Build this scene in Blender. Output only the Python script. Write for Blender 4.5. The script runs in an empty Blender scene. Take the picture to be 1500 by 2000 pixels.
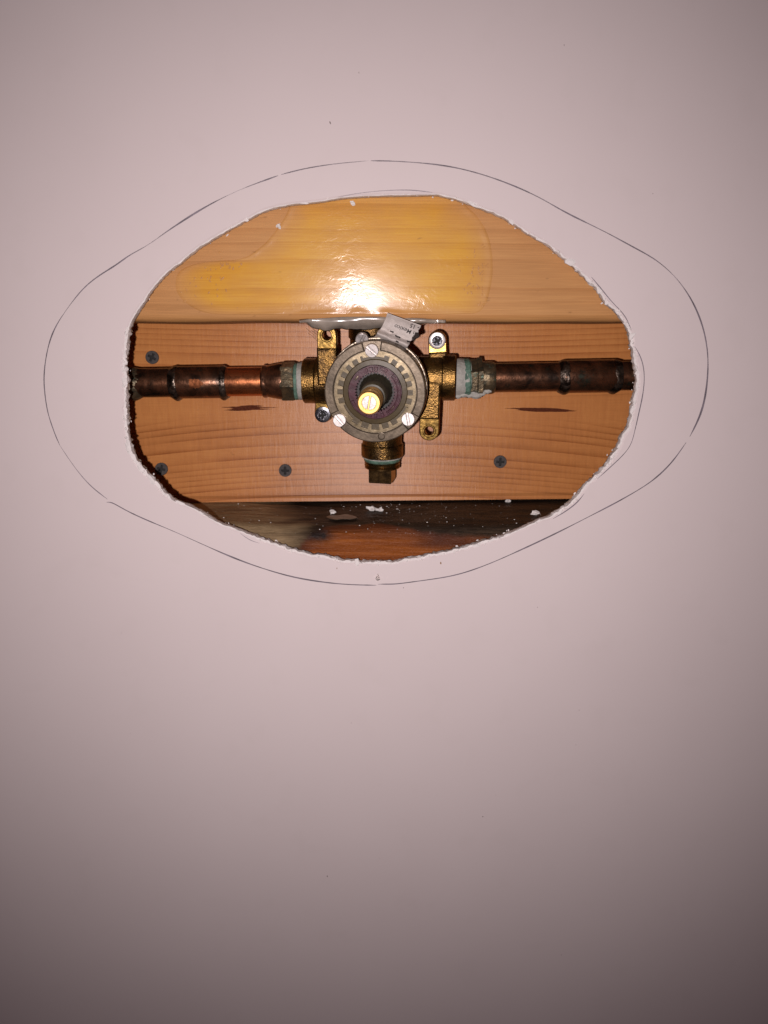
import bpy, bmesh, math, random
from mathutils import Vector, Matrix, noise
random.seed(7)
R = math.radians
S = bpy.context.scene
COL = S.collection

# ------------------------------------------------------------------ camera, world, flash, exposure
F = 1510.0                      # focal length in pixels of the 1500 x 2000 photograph
DIST = 0.382                    # camera to wall
TILT = math.atan(320 / F)       # the phone looks slightly down
FWD = Vector((0, math.cos(TILT), -math.sin(TILT)))
UP = Vector((0, math.sin(TILT), math.cos(TILT)))
RIGHT = Vector((1, 0, 0))
EYE = Vector((0, -DIST, 0))

cd = bpy.data.cameras.new('camera')
cam = bpy.data.objects.new('camera', cd); COL.objects.link(cam)
cam.location = EYE
cam.rotation_euler = (math.pi / 2 - TILT, 0, 0)
cd.sensor_fit = 'VERTICAL'; cd.sensor_height = 24.0; cd.sensor_width = 18.0
cd.lens = F / 2000 * 24.0
cd.clip_start = 0.005; cd.clip_end = 50
cd.dof.use_dof = True; cd.dof.focus_distance = 0.40; cd.dof.aperture_fstop = 6.5
S.camera = cam

w = bpy.data.worlds.new('World'); S.world = w; w.use_nodes = True
w.node_tree.nodes['Background'].inputs[0].default_value = (1.0, 0.45, 0.66, 1)
w.node_tree.nodes['Background'].inputs[1].default_value = 0.019

# the phone's flash, the only lamp: beside the lens, pointing the same way
ld = bpy.data.lights.new('phone_flash', 'SPOT')
flash = bpy.data.objects.new('phone_flash', ld); COL.objects.link(flash)
flash.location = EYE + RIGHT * -0.021 + UP * -0.014 + FWD * 0.002
flash.rotation_euler = (math.pi / 2 - TILT + R(6.0), 0, R(-0.6))
ld.energy = 5.45; ld.color = (1.0, 0.890, 0.885)
ld.shadow_soft_size = 0.0022
ld.spot_size = R(114); ld.spot_blend = 1.0

S.view_settings.view_transform = 'Standard'
S.view_settings.look = 'None'
S.view_settings.exposure = 0.0
S.view_settings.gamma = 1.0
S.view_settings.use_curve_mapping = False

# ------------------------------------------------------------------ helpers
def at(x, y, Y):
    """point of the place seen at photo position (x, y), on the vertical plane Y metres behind the wall face"""
    d = RIGHT * ((x - 750) / F) + UP * ((1000 - y) / F) + FWD
    return EYE + d * ((Y + DIST) / d.y)

def nz(x, y=0.0, z=0.0): return noise.noise(Vector((x, y, z)))

def link(name, me, mat=None, parent=None):
    o = bpy.data.objects.new(name, me); COL.objects.link(o)
    if mat is not None and me is not None and not me.materials: me.materials.append(mat)
    if parent is not None: o.parent = parent
    return o

def tag(o, label=None, cat=None, group=None, kind=None):
    if label: o['label'] = label
    if cat: o['category'] = cat
    if group: o['group'] = group
    if kind: o['kind'] = kind
    return o

def empty(name, loc, rot=None):
    o = bpy.data.objects.new(name, None); COL.objects.link(o)
    o.empty_display_size = 0.005
    o.location = loc
    if rot is not None: o.rotation_euler = rot
    return o

def finish(bm, name, angle=40, smooth=True, recalc=True):
    if recalc: bmesh.ops.recalc_face_normals(bm, faces=bm.faces)
    me = bpy.data.meshes.new(name); bm.to_mesh(me); bm.free()
    if smooth:
        me.shade_smooth(); me.set_sharp_from_angle(angle=R(angle))
    return me

def recentre(o, base=True):
    """move a one-mesh thing's origin to its own base"""
    me = o.data; vs = [v.co for v in me.vertices]
    c = Vector((sum(v.x for v in vs) / len(vs), sum(v.y for v in vs) / len(vs), min(v.z for v in vs)))
    me.transform(Matrix.Translation(-c)); o.location = o.location + c
    return o

def lathe(prof, n=64, fn=None, close=True, ang=None, bm=None, M=None, loop=False):
    """revolve (r, z) about z; fn(theta, r, z) -> extra radius"""
    own = bm is None
    if own: bm = bmesh.new()
    rings = []
    for (r, z) in prof:
        ring = []
        for i in range(n):
            a = 2 * math.pi * i / n + (ang or 0)
            rr = r + (fn(a, r, z) if fn else 0)
            p = Vector((rr * math.cos(a), rr * math.sin(a), z))
            ring.append(bm.verts.new(M @ p if M else p))
        rings.append(ring)
    for a, b in zip(rings, rings[1:]):
        for i in range(n):
            bm.faces.new((a[i], a[(i + 1) % n], b[(i + 1) % n], b[i]))
    if loop:
        for i in range(n): bm.faces.new((rings[-1][i], rings[-1][(i + 1) % n], rings[0][(i + 1) % n], rings[0][i]))
    elif close:
        bm.faces.new(rings[0][::-1]); bm.faces.new(rings[-1])
    return bm

def plate(outer, holes, z0, z1, bevel=0.0, bm=None, M=None):
    """flat plate between z0 and z1 with an outline and holes"""
    own = bmesh.new()
    loops = []
    for poly in [outer] + list(holes):
        vs = [own.verts.new((p[0], p[1], z1)) for p in poly]
        es = [own.edges.new((vs[i], vs[(i + 1) % len(vs)])) for i in range(len(vs))]
        loops.append((vs, es))
    bmesh.ops.triangle_fill(own, edges=[e for l in loops for e in l[1]], use_beauty=True)
    top = list(own.faces)
    for f in top:
        if f.normal.z < 0: f.normal_flip()
    low = {}
    for vs, _ in loops:
        for v in vs: low[v] = own.verts.new((v.co.x, v.co.y, z0))
    rim = []
    for vs, es in loops:
        n = len(vs)
        for i in range(n):
            own.faces.new((vs[i], low[vs[i]], low[vs[(i + 1) % n]], vs[(i + 1) % n]))
        rim += es
    for f in top:
        own.faces.new([low[v] for v in reversed(f.verts)])
    bmesh.ops.recalc_face_normals(own, faces=own.faces)
    if bevel:
        bmesh.ops.bevel(own, geom=[e for e in rim if e.is_valid], offset=bevel, segments=2, affect='EDGES', profile=0.5)
    if M: bmesh.ops.transform(own, matrix=M, verts=own.verts)
    if bm is None: return own
    tmp = bpy.data.meshes.new('tmp'); own.to_mesh(tmp); own.free()
    bm.from_mesh(tmp); bpy.data.meshes.remove(tmp)
    return bm

def circle(r, n=40, cx=0, cy=0, a0=0):
    return [(cx + r * math.cos(a0 + 2 * math.pi * i / n), cy + r * math.sin(a0 + 2 * math.pi * i / n)) for i in range(n)]

def arc(r, a0, a1, n, cx=0, cy=0):
    return [(cx + r * math.cos(a0 + (a1 - a0) * i / n), cy + r * math.sin(a0 + (a1 - a0) * i / n)) for i in range(n + 1)]

def capsule(p0, p1, r, n=14):
    """outline of a bar from p0 to p1 with a round end at p1"""
    d = Vector((p1[0] - p0[0], p1[1] - p0[1])).normalized(); a = math.atan2(d.y, d.x)
    s = Vector((-d.y, d.x)) * r
    out = [(p0[0] + s.x, p0[1] + s.y), (p0[0] - s.x, p0[1] - s.y)]
    out += arc(r, a - math.pi / 2, a + math.pi / 2, n, p1[0], p1[1])
    return out

def cross(arm, w, rot):
    pts = [(w, w), (w, arm), (-w, arm), (-w, w), (-arm, w), (-arm, -w), (-w, -w), (-w, -arm), (w, -arm), (w, -w), (arm, -w), (arm, w)]
    c, s = math.cos(rot), math.sin(rot)
    return [(x * c - y * s, x * s + y * c) for x, y in pts]

def resample(pts, n, closed=True):
    """Catmull-Rom through the points, n samples of equal length"""
    P = [Vector(p) for p in pts]; m = len(P)
    fine = []
    seg = m if closed else m - 1
    for i in range(seg):
        if closed: p0, p1, p2, p3 = P[i - 1], P[i], P[(i + 1) % m], P[(i + 2) % m]
        else: p0, p1, p2, p3 = P[max(i - 1, 0)], P[i], P[i + 1], P[min(i + 2, m - 1)]
        for k in range(12):
            t = k / 12
            fine.append(0.5 * ((2 * p1) + (p2 - p0) * t + (2 * p0 - 5 * p1 + 4 * p2 - p3) * t * t + (3 * p1 - p0 - 3 * p2 + p3) * t ** 3))
    fine.append(P[0].copy() if closed else P[-1].copy())
    L = [0.0]
    for a, b in zip(fine, fine[1:]): L.append(L[-1] + (b - a).length)
    out = []; j = 0
    cnt = n if closed else n - 1
    for i in range(n):
        s = L[-1] * i / cnt
        while j < len(L) - 2 and L[j + 1] < s: j += 1
        d = L[j + 1] - L[j]
        out.append(fine[j].lerp(fine[j + 1], (s - L[j]) / d if d > 0 else 0))
    return out

def interp(tab, x):
    if x <= tab[0][0]: return tab[0][1]
    for (a, b), (c, d) in zip(tab, tab[1:]):
        if x <= c: return b + (d - b) * (x - a) / (c - a)
    return tab[-1][1]

# ------------------------------------------------------------------ materials
class N:
    """small wrapper for building node trees"""
    def __init__(s, name):
        s.m = bpy.data.materials.new(name); s.m.use_nodes = True
        s.t = s.m.node_tree; s.b = s.t.nodes['Principled BSDF']
    def new(s, typ, **kw):
        n = s.t.nodes.new(typ)
        for k, v in kw.items(): setattr(n, k, v)
        return n
    def put(s, sock, v):
        if hasattr(v, 'is_output') or hasattr(v, 'links'): s.t.links.new(v, sock)
        else: sock.default_value = v
    def math(s, op, a, b=0.0, c=0.0, clamp=False):
        n = s.new('ShaderNodeMath', operation=op, use_clamp=clamp)
        s.put(n.inputs[0], a); s.put(n.inputs[1], b); s.put(n.inputs[2], c)
        return n.outputs[0]
    def coord(s, scale=(1000, 1000, 1000), loc=(0, 0, 0)):
        tc = s.new('ShaderNodeTexCoord'); mp = s.new('ShaderNodeMapping')
        mp.inputs['Scale'].default_value = scale; mp.inputs['Location'].default_value = loc
        s.t.links.new(tc.outputs['Object'], mp.inputs['Vector'])
        return mp.outputs[0]
    def noise(s, vec, scale, detail=3, rough=0.55, dist=0.0):
        n = s.new('ShaderNodeTexNoise')
        s.t.links.new(vec, n.inputs['Vector'])
        n.inputs['Scale'].default_value = scale; n.inputs['Detail'].default_value = detail
        n.inputs['Roughness'].default_value = rough; n.inputs['Distortion'].default_value = dist
        return n.outputs['Fac']
    def ramp(s, fac, stops):
        n = s.new('ShaderNodeValToRGB'); e = n.color_ramp.elements
        while len(e) < len(stops): e.new(0.5)
        for k, (p, c) in enumerate(stops):
            e[k].position = p
            e[k].color = (c, c, c, 1) if isinstance(c, (int, float)) else (*c, 1)
        s.put(n.inputs[0], fac); return n.outputs[0]
    def mix(s, fac, a, b, mode='MIX'):
        n = s.new('ShaderNodeMix', data_type='RGBA', blend_type=mode)
        s.put(n.inputs[0], fac)
        s.put(n.inputs[6], (*a, 1) if isinstance(a, tuple) and len(a) == 3 else a)
        s.put(n.inputs[7], (*b, 1) if isinstance(b, tuple) and len(b) == 3 else b)
        return n.outputs[2]
    def bump(s, h, strength, dist):
        n = s.new('ShaderNodeBump'); s.put(n.inputs['Height'], h)
        n.inputs['Strength'].default_value = strength; n.inputs['Distance'].default_value = dist
        s.t.links.new(n.outputs[0], s.b.inputs['Normal']); return n
    def set(s, **kw):
        for k, v in kw.items():
            k = {'color': 'Base Color', 'rough': 'Roughness', 'metal': 'Metallic', 'spec': 'Specular IOR Level',
                 'coat': 'Coat Weight', 'coatr': 'Coat Roughness', 'trans': 'Transmission Weight', 'ior': 'IOR', 'sss': 'Subsurface Weight'}.get(k, k)
            if isinstance(v, tuple) and len(v) == 3: v = (*v, 1)
            s.put(s.b.inputs[k], v)
        return s.m

def mat_plain(name, color, rough, metal=0.0, bump=None, var=0.0, vscale=0.3, **kw):
    m = N(name); v = m.coord()
    c = color
    if var:
        f = m.noise(v, vscale, 4)
        c = m.mix(m.ramp(f, [(0.3, 0.0), (0.7, 1.0)]), tuple(k * (1 - var) for k in color), tuple(min(1, k * (1 + var * 0.6)) for k in color))
    m.set(color=c, rough=rough, metal=metal, **kw)
    if bump: m.bump(m.noise(v, bump[0], 4), bump[1], bump[2])
    return m.m

def mat_wall():
    m = N('painted wall'); v = m.coord()
    big = m.noise(v, 0.008, 3)
    fine = m.noise(v, 0.05, 5)
    c = m.mix(m.ramp(big, [(0.3, 0.0), (0.7, 1.0)]), (0.740, 0.652, 0.650), (0.765, 0.677, 0.675))
    c = m.mix(m.math('MULTIPLY', m.ramp(fine, [(0.56, 0.0), (0.8, 1.0)]), 0.09), c, (0.52, 0.46, 0.43))
    m.set(color=c, rough=0.62, spec=0.2)
    m.bump(m.noise(v, 0.35, 2), 0.05, 0.0003)
    return m.m

def mat_wood(name, early, late, spacing, linestr, fibre=0.25, saw=0.0, rough=0.55, ring_attr=False, warp=2.0, coat=0.0, bumpd=0.0002, seed=0.0, linew=5.0, wrinkle=False, coatr=0.1, spec=0.5, soak=None, aniso=0.0):
    m = N(name)
    v = m.coord(loc=(seed * 37, seed * 11, seed * 53))
    sep = m.new('ShaderNodeSeparateXYZ'); m.t.links.new(v, sep.inputs[0])
    if ring_attr:
        a = m.new('ShaderNodeAttribute', attribute_name='ring'); base = a.outputs['Fac']; fade = m.new('ShaderNodeAttribute', attribute_name='fade').outputs['Fac']
    else: base = sep.outputs['Z']
    vl = m.coord(scale=(6, 20, 30), loc=(seed, seed, seed))
    wv = m.noise(vl, 1.0, 2)
    t = m.math('ADD', base, m.math('MULTIPLY', m.math('SUBTRACT', wv, 0.5), warp * 2))
    # uneven ring widths
    t = m.math('ADD', t, m.math('MULTIPLY', m.math('SINE', m.math('MULTIPLY', t, 0.21)), 2.2))
    ph = m.math('FRACT', m.math('DIVIDE', t, spacing))
    line = m.math('POWER', ph, linew)
    soft = m.math('POWER', ph, 1.4)
    mod = m.ramp(m.noise(m.coord(scale=(12, 60, 140), loc=(seed, 0, seed)), 1.0, 3), [(0.3, 0.25), (0.65, 1.0)])
    fac = m.math('MULTIPLY', m.math('ADD', m.math('MULTIPLY', line, 1.0), m.math('MULTIPLY', soft, 0.18)), m.math('MULTIPLY', mod, linestr), clamp=True)
    if ring_attr: fac = m.math('MULTIPLY', fac, fade)
    if soak:
        sk = m.new('ShaderNodeAttribute', attribute_name='soak').outputs['Fac']
        pn = m.noise(m.coord(scale=(55, 55, 75), loc=(4, 2, 9)), 1.0, 4, 0.6)
        sk = m.math('MULTIPLY', sk, m.ramp(pn, [(0.28, 0.6), (0.6, 1.0)]), clamp=True)
        early = m.mix(sk, soak[0], early); late = m.mix(sk, soak[1], late)
    c = m.mix(fac, early, late)
    fib = m.noise(m.coord(scale=(45, 800, 2600), loc=(seed, 0, 0)), 1.0, 4, 0.6)
    c = m.mix(fibre, c, m.ramp(fib, [(0.25, 0.25), (0.5, 0.5), (0.75, 0.78)]), 'OVERLAY')
    blot = m.noise(m.coord(scale=(14, 50, 45), loc=(3 + seed, 0, 1)), 1.0, 3)
    c = m.mix(0.42, c, m.ramp(blot, [(0.3, 0.36), (0.7, 0.62)]), 'OVERLAY')
    h = fib
    if saw:
        sw = m.noise(m.coord(scale=(760, 50, 95), loc=(seed, 5, 0)), 1.0, 3, 0.65)
        c = m.mix(saw, c, m.ramp(sw, [(0.28, 0.22), (0.5, 0.5), (0.74, 0.82)]), 'OVERLAY')
        h = m.math('ADD', m.math('MULTIPLY', fib, 0.5), m.math('MULTIPLY', sw, 0.6))
    dots = m.noise(m.coord(scale=(120, 100, 320), loc=(seed, 2, 4)), 1.0, 2)
    c = m.mix(m.math('MULTIPLY', m.ramp(dots, [(0.70, 0.0), (0.78, 1.0)]), 0.45), c, (0.16, 0.07, 0.022))
    m.set(color=c, rough=rough, spec=spec)
    if aniso:
        m.b.inputs['Anisotropic'].default_value = aniso
        cx = m.new('ShaderNodeCombineXYZ'); cx.inputs[2].default_value = 1.0
        m.t.links.new(cx.outputs[0], m.b.inputs['Tangent'])
    if coat: m.set(coat=coat if not soak else m.math('ADD', 0.12, m.math('MULTIPLY', sk, 0.88), clamp=True), coatr=coatr)
    if wrinkle:
        w1 = m.noise(m.coord(scale=(170, 170, 300)), 1.0, 4, 0.6, 1.6)
        msk = m.ramp(m.noise(m.coord(scale=(22, 22, 34), loc=(1.7, 0, 2.2)), 1.0, 2), [(0.42, 0.12), (0.66, 1.0)])
        hh = m.math('MULTIPLY', w1, msk)
        n = m.new('ShaderNodeBump'); m.put(n.inputs['Height'], hh); n.inputs['Strength'].default_value = 0.11; n.inputs['Distance'].default_value = 0.0011
        m.t.links.new(n.outputs[0], m.b.inputs['Coat Normal'])
        n2 = m.new('ShaderNodeBump'); m.put(n2.inputs['Height'], h); n2.inputs['Strength'].default_value = 0.3; n2.inputs['Distance'].default_value = bumpd
        m.t.links.new(n2.outputs[0], m.b.inputs['Normal'])
    else:
        m.bump(h, 0.5, bumpd)
    return m.m

def mat_metal(name, color, dark, rough, grain=(1.2, 0.6, 0.0003), patch=0.12, amount=(0.35, 0.65), metal=0.9, third=None, rvar=0.15, third_at=(0.62, 0.75)):
    m = N(name); v = m.coord()
    f = m.ramp(m.noise(v, patch, 5, 0.65, 0.6), [(amount[0], 0.0), (amount[1], 1.0)])
    c = m.mix(f, dark, color)
    if third:
        g = m.ramp(m.noise(m.coord(loc=(31, 7, 3)), patch * 1.6, 4, 0.7), [(third_at[0], 0.0), (third_at[1], 1.0)])
        c = m.mix(g, c, third)
    rr = m.math('ADD', rough, m.math('MULTIPLY', m.math('SUBTRACT', m.noise(m.coord(loc=(5, 5, 5)), 0.5, 3), 0.5), rvar * 2))
    m.set(color=c, rough=rr, metal=metal)
    if grain: m.bump(m.noise(v, grain[0], 3, 0.6), grain[1], grain[2])
    return m.m

MW = mat_wall()
M_GYP = mat_plain('broken gypsum', (0.84, 0.79, 0.775), 0.85, bump=(0.9, 0.8, 0.0006), var=0.10, vscale=0.6)
M_PAPER = mat_plain('brown backing paper', (0.60, 0.50, 0.41), 0.9, bump=(1.0, 0.7, 0.0005), var=0.35, vscale=0.35)
M_INK = mat_plain('blue black pencil', (0.20, 0.17, 0.20), 0.6, var=0.5, vscale=0.12)
M_INK2 = mat_plain('faint pencil', (0.30, 0.26, 0.29), 0.6, var=0.3, vscale=0.15)
M_TOP = mat_wood('pale planed wood', (0.56, 0.285, 0.105), (0.40, 0.17, 0.05), 9.0, 0.45, fibre=0.30, rough=0.6, warp=4.0, seed=1.3, linew=3.0, spec=0.25)
M_FILM = mat_wood('resin soaked wood', (0.72, 0.36, 0.036), (0.50, 0.20, 0.010), 9.0, 0.5, fibre=0.30, rough=0.46, warp=4.0, seed=1.3, linew=3.0, coat=1.0, coatr=0.15, wrinkle=True, spec=0.12, soak=((0.58, 0.298, 0.105), (0.41, 0.175, 0.05)))
M_PLANK = mat_wood('reddish fir plank', (0.595, 0.243, 0.075), (0.35, 0.112, 0.028), 4.3, 1.0, fibre=0.22, saw=0.15, rough=0.44, spec=0.75, aniso=0.85, ring_attr=True, warp=1.3, bumpd=0.00025, seed=0.4, linew=4.0)
M_POCKET = mat_plain('dark pitch', (0.11, 0.030, 0.014), 0.8, spec=0.1, var=0.4, vscale=1.0)
M_BRASS = mat_metal('cast brass', (0.27, 0.155, 0.046), (0.085, 0.050, 0.021), 0.32, grain=(1.1, 0.42, 0.0008), patch=0.13, amount=(0.38, 0.60), metal=0.92)
M_BRASSD = mat_metal('tarnished brass', (0.14, 0.082, 0.032), (0.05, 0.032, 0.016), 0.33, grain=(1.6, 0.6, 0.0004), patch=0.12, metal=0.95)
M_BRASSS = mat_metal('smooth dark brass', (0.30, 0.18, 0.065), (0.10, 0.062, 0.028), 0.27, grain=(0.3, 0.15, 0.0004), patch=0.14, metal=0.95)
M_STEM = mat_metal('bright stem brass', (0.95, 0.66, 0.23), (0.85, 0.55, 0.17), 0.38, grain=None, patch=0.2, metal=1.0)
M_BRASSP = mat_metal('machined brass', (0.70, 0.46, 0.14), (0.45, 0.27, 0.075), 0.27, grain=(0.35, 0.2, 0.0006), patch=0.15, metal=1.0)
M_COPPER = mat_metal('oxidised copper', (0.25, 0.115, 0.064), (0.048, 0.031, 0.023), 0.31, grain=(0.7, 0.25, 0.0004), patch=0.075, amount=(0.36, 0.62), metal=0.88, third=(0.055, 0.068, 0.052), third_at=(0.57, 0.70))
M_COPPERB = mat_metal('cleaner copper', (0.55, 0.20, 0.085), (0.20, 0.075, 0.04), 0.30, grain=(0.7, 0.2, 0.0003), patch=0.07, amount=(0.25, 0.5), metal=0.95)
M_SOLDER = mat_metal('dull solder', (0.17, 0.135, 0.11), (0.030, 0.021, 0.016), 0.33, grain=(0.5, 0.5, 0.0008), patch=0.22, amount=(0.42, 0.62), metal=0.9)
M_HEX = mat_metal('dirty adapter brass', (0.22, 0.16, 0.09), (0.075, 0.07, 0.05), 0.42, grain=(0.6, 0.5, 0.0006), patch=0.16, metal=0.75, third=(0.16, 0.30, 0.24), third_at=(0.60, 0.72))
M_TAPE = mat_plain('thread tape and paste', (0.43, 0.42, 0.38), 0.6, bump=(0.8, 0.7, 0.0006), var=0.2, vscale=0.4)
M_GREEN = mat_plain('verdigris paste', (0.12, 0.22, 0.165), 0.6, bump=(0.9, 0.8, 0.0008), var=0.5, vscale=0.35)
M_RING = mat_metal('grey nickel ring', (0.18, 0.142, 0.100), (0.085, 0.066, 0.046), 0.42, grain=(0.6, 0.25, 0.0003), patch=0.14, metal=0.55)
M_TOOTH = mat_metal('toothed plate', (0.34, 0.272, 0.170), (0.15, 0.115, 0.062), 0.36, grain=(0.6, 0.2, 0.0003), patch=0.10, metal=0.5)
M_FLANGE = mat_metal('worn flange', (0.50, 0.42, 0.32), (0.10, 0.085, 0.07), 0.36, grain=(0.5, 0.4, 0.0005), patch=0.22, metal=0.7)
M_OLIVE = mat_plain('olive nylon', (0.080, 0.055, 0.020), 0.45, bump=(0.5, 0.25, 0.0003), var=0.18, vscale=0.25)
M_PURPLE = mat_plain('dull purple nylon', (0.070, 0.014, 0.026), 0.34, spec=0.4, bump=(0.40, 0.12, 0.0006), var=0.35, vscale=0.4)
M_DARK = mat_plain('hollow shade', (0.018, 0.016, 0.014), 0.5)
M_COLLAR = mat_plain('grey green collar', (0.085, 0.075, 0.048), 0.42, spec=0.3, var=0.3, vscale=0.3)
M_CHROME = mat_metal('bright zinc', (0.70, 0.66, 0.64), (0.50, 0.46, 0.44), 0.36, grain=(0.8, 0.15, 0.0002), patch=0.35, metal=0.85)
M_STEEL = mat_metal('blued steel', (0.30, 0.31, 0.34), (0.10, 0.105, 0.125), 0.28, grain=(0.8, 0.2, 0.0003), patch=0.35, metal=0.95)
M_BLACK = mat_plain('black phosphate', (0.060, 0.053, 0.052), 0.55, 0.3, bump=(1.6, 0.4, 0.0002), var=0.3, vscale=1.0)
M_PIT = mat_plain('shadowed recess', (0.010, 0.009, 0.009), 0.7)  # shade inside the cross recess, put into a near-black colour
M_HEADD = mat_metal('dark zinc', (0.16, 0.16, 0.175), (0.05, 0.05, 0.06), 0.30, grain=(0.6, 0.8, 0.0008), patch=0.4, metal=0.9)
M_TAGP = mat_plain('greyed paper', (0.60, 0.54, 0.50), 0.6, bump=(0.3, 0.6, 0.0010), var=0.12, vscale=0.3)
M_PRINT = mat_plain('black print', (0.03, 0.025, 0.025), 0.7)
M_BURNT = mat_plain('scorched paper', (0.025, 0.016, 0.012), 0.8, bump=(0.8, 0.6, 0.0005))
M_CAULK = mat_plain('greyish sealant', (0.35, 0.30, 0.25), 0.18, var=0.4, vscale=0.10, spec=0.8)
M_SMEAR = mat_plain('grey dried resin', (0.10, 0.080, 0.058), 0.35, var=0.4, vscale=0.3, spec=0.4)
M_CRUMB = mat_plain('plaster crumb', (0.80, 0.77, 0.74), 0.85, bump=(1.2, 0.6, 0.0004))
M_STRAND = mat_plain('dry wood fibre', (0.20, 0.11, 0.05), 0.6)
M_SPECK = mat_plain('dark speck', (0.16, 0.12, 0.11), 0.8)
M_RUST = mat_plain('rust speck', (0.30, 0.16, 0.06), 0.8, var=0.4, vscale=1.5)
mg = N('clear silicone'); mg.set(color=(0.9, 0.86, 0.84), rough=0.05, trans=0.75, ior=1.42); M_DROP = mg.m

def mat_lower():
    m = N('weathered lower board')
    att = m.new('ShaderNodeAttribute', attribute_name='cut').outputs['Fac']
    tan = m.new('ShaderNodeAttribute', attribute_name='tan').outputs['Fac']
    fib = m.noise(m.coord(scale=(95, 950, 950)), 1.0, 6, 0.75, 1.2)
    big = m.noise(m.coord(scale=(25, 90, 90), loc=(2, 4, 1)), 1.0, 4, 0.6, 0.5)
    w1 = m.mix(m.ramp(fib, [(0.3, 0.0), (0.72, 1.0)]), (0.012, 0.008, 0.005), (0.085, 0.056, 0.036))
    w1 = m.mix(m.ramp(big, [(0.40, 0.0), (0.62, 0.75)]), w1, (0.020, 0.013, 0.010))
    w2 = m.mix(m.ramp(fib, [(0.3, 0.0), (0.7, 1.0)]), (0.20, 0.13, 0.07), (0.40, 0.29, 0.165))
    w2 = m.mix(m.ramp(big, [(0.48, 0.0), (0.68, 0.7)]), w2, (0.10, 0.065, 0.04))
    w = m.mix(tan, w1, w2)
    g = m.noise(m.coord(scale=(14, 300, 300), loc=(7, 0, 0)), 1.0, 3, 0.5, 0.6)
    o = m.mix(m.ramp(g, [(0.3, 0.0), (0.7, 1.0)]), (0.17, 0.040, 0.006), (0.36, 0.105, 0.016))
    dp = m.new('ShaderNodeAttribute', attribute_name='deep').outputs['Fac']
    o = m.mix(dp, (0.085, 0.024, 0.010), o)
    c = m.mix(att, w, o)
    kn = m.new('ShaderNodeAttribute', attribute_name='knot').outputs['Fac']
    c = m.mix(m.math('MULTIPLY', kn, 1.3, clamp=True), c, (0.018, 0.010, 0.008))
    m.set(color=c, rough=0.42, spec=m.math('ADD', 0.08, m.math('MULTIPLY', att, 0.25)))
    m.bump(fib, 0.7, 0.0011)
    return m.m
M_LOWER = mat_lower()

# ------------------------------------------------------------------ the wall with its ragged hole
WALL_T = 0.0070
HOLE = [(252,632),(262,612),(278,589),(300,557),(322,533),(356,506),(383,484),(417,463),(448,444),(482,426),(509,412),(543,402),(570,397),(621,392),(672,384),(740,380),(800,379),(849,378),(866,380),(903,390),(941,404),(978,419),(1009,438),(1036,455),(1073,477),(1094,494),(1114,511),(1141,535),(1168,562),(1185,586),(1209,609),(1228,634),(1236,658),(1240,680),(1243,702),(1247,727),(1248,750),(1244,770),(1241,790),(1236,812),(1230,834),(1220,854),(1210,876),(1198,894),(1184,914),(1168,930),(1148,950),(1130,972),(1112,990),(1080,1009),(1045,1023),(1010,1039),(965,1056),(913,1072),(854,1085),(802,1096),(761,1102),(720,1101),(677,1100),(635,1092),(600,1085),(573,1078),(513,1058),(473,1041),(427,1024),(397,1007),(367,991),(330,975),(307,952),(287,930),(270,912),(255,890),(247,860),(243,827),(242,777),(242,747),(241,697),(245,652)]
NH = 760
hole2 = resample(HOLE, NH)
ctr = Vector((742, 740))
def ragged(px, k):
    """how torn the edge is at this place, 0..1"""
    x, y = px
    r = 0.35
    if x < 330 and y > 640: r = 1.0
    if x > 1080 and y > 480: r = 0.75
    if y > 1050: r = 0.75
    if 560 < x < 860 and y < 420: r = 0.12
    return r
front = []; outn = []
for i, p in enumerate(hole2):
    a, b = hole2[i - 2], hole2[(i + 2) % NH]
    t = (b - a).normalized(); nrm = Vector((-t.y, t.x))
    if nrm.dot(p - ctr) < 0: nrm = -nrm
    rg = ragged(p, i)
    j = nz(p.x * 0.055, p.y * 0.055, 1.5) * 2.6 + nz(p.x * 0.19, p.y * 0.19, 9.1) * 2.6
    front.append(p + nrm * (rg * j)); outn.append(nrm)

bm = bmesh.new()
rows = []
def ring_of(off, Y, amp, sd, frq=0.16):
    vs = []
    for p, n, p0 in zip(front, outn, hole2):
        rg = ragged(p0, 0)
        q = p + n * (off * (0.4 + 1.3 * rg if off < 0 else 1) + rg * amp * nz(p0.x * frq, p0.y * frq, sd))
        yy = Y + 0.0006 * rg * nz(p0.x * 0.2, p0.y * 0.2, sd + 5)
        w0 = at(q.x, q.y, 0.0)
        vs.append(bm.verts.new((w0.x, yy, w0.z)))
    return vs
# outer rectangle
WX, WZ0, WZ1 = 0.75, -0.95, 0.60
c0 = at(ctr.x, ctr.y, 0)
outer = []
for p in front:
    d = at(p.x, p.y, 0) - c0
    s = min(((WX if d.x > 0 else -WX) - c0.x) / d.x if abs(d.x) > 1e-9 else 1e9, ((WZ1 if d.z > 0 else WZ0) - c0.z) / d.z if abs(d.z) > 1e-9 else 1e9)
    outer.append(c0 + d * s)
for cx, cz in ((-WX, WZ0), (WX, WZ0), (WX, WZ1), (-WX, WZ1)):
    k = min(range(NH), key=lambda i: (outer[i].x - cx) ** 2 + (outer[i].z - cz) ** 2)
    outer[k] = Vector((cx, 0, cz))
ro = [bm.verts.new((p.x, 0, p.z)) for p in outer]
mid = ring_of(26, 0.0, 0, 0)
near = ring_of(3.0, 0.0, 1.5, 2.0)
for v in near: v.co.y = 0.0
for v in mid: v.co.y = 0.0
lip = ring_of(0.0, 0.0005, 1.0, 3.0)
c1 = ring_of(-2.4, 0.0007, 5.0, 4.0, 0.07)
c2 = ring_of(-3.0, 0.0024, 5.0, 4.2, 0.09)
c3 = ring_of(-2.4, 0.0044, 5.0, 8.0, 0.13)
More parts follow.
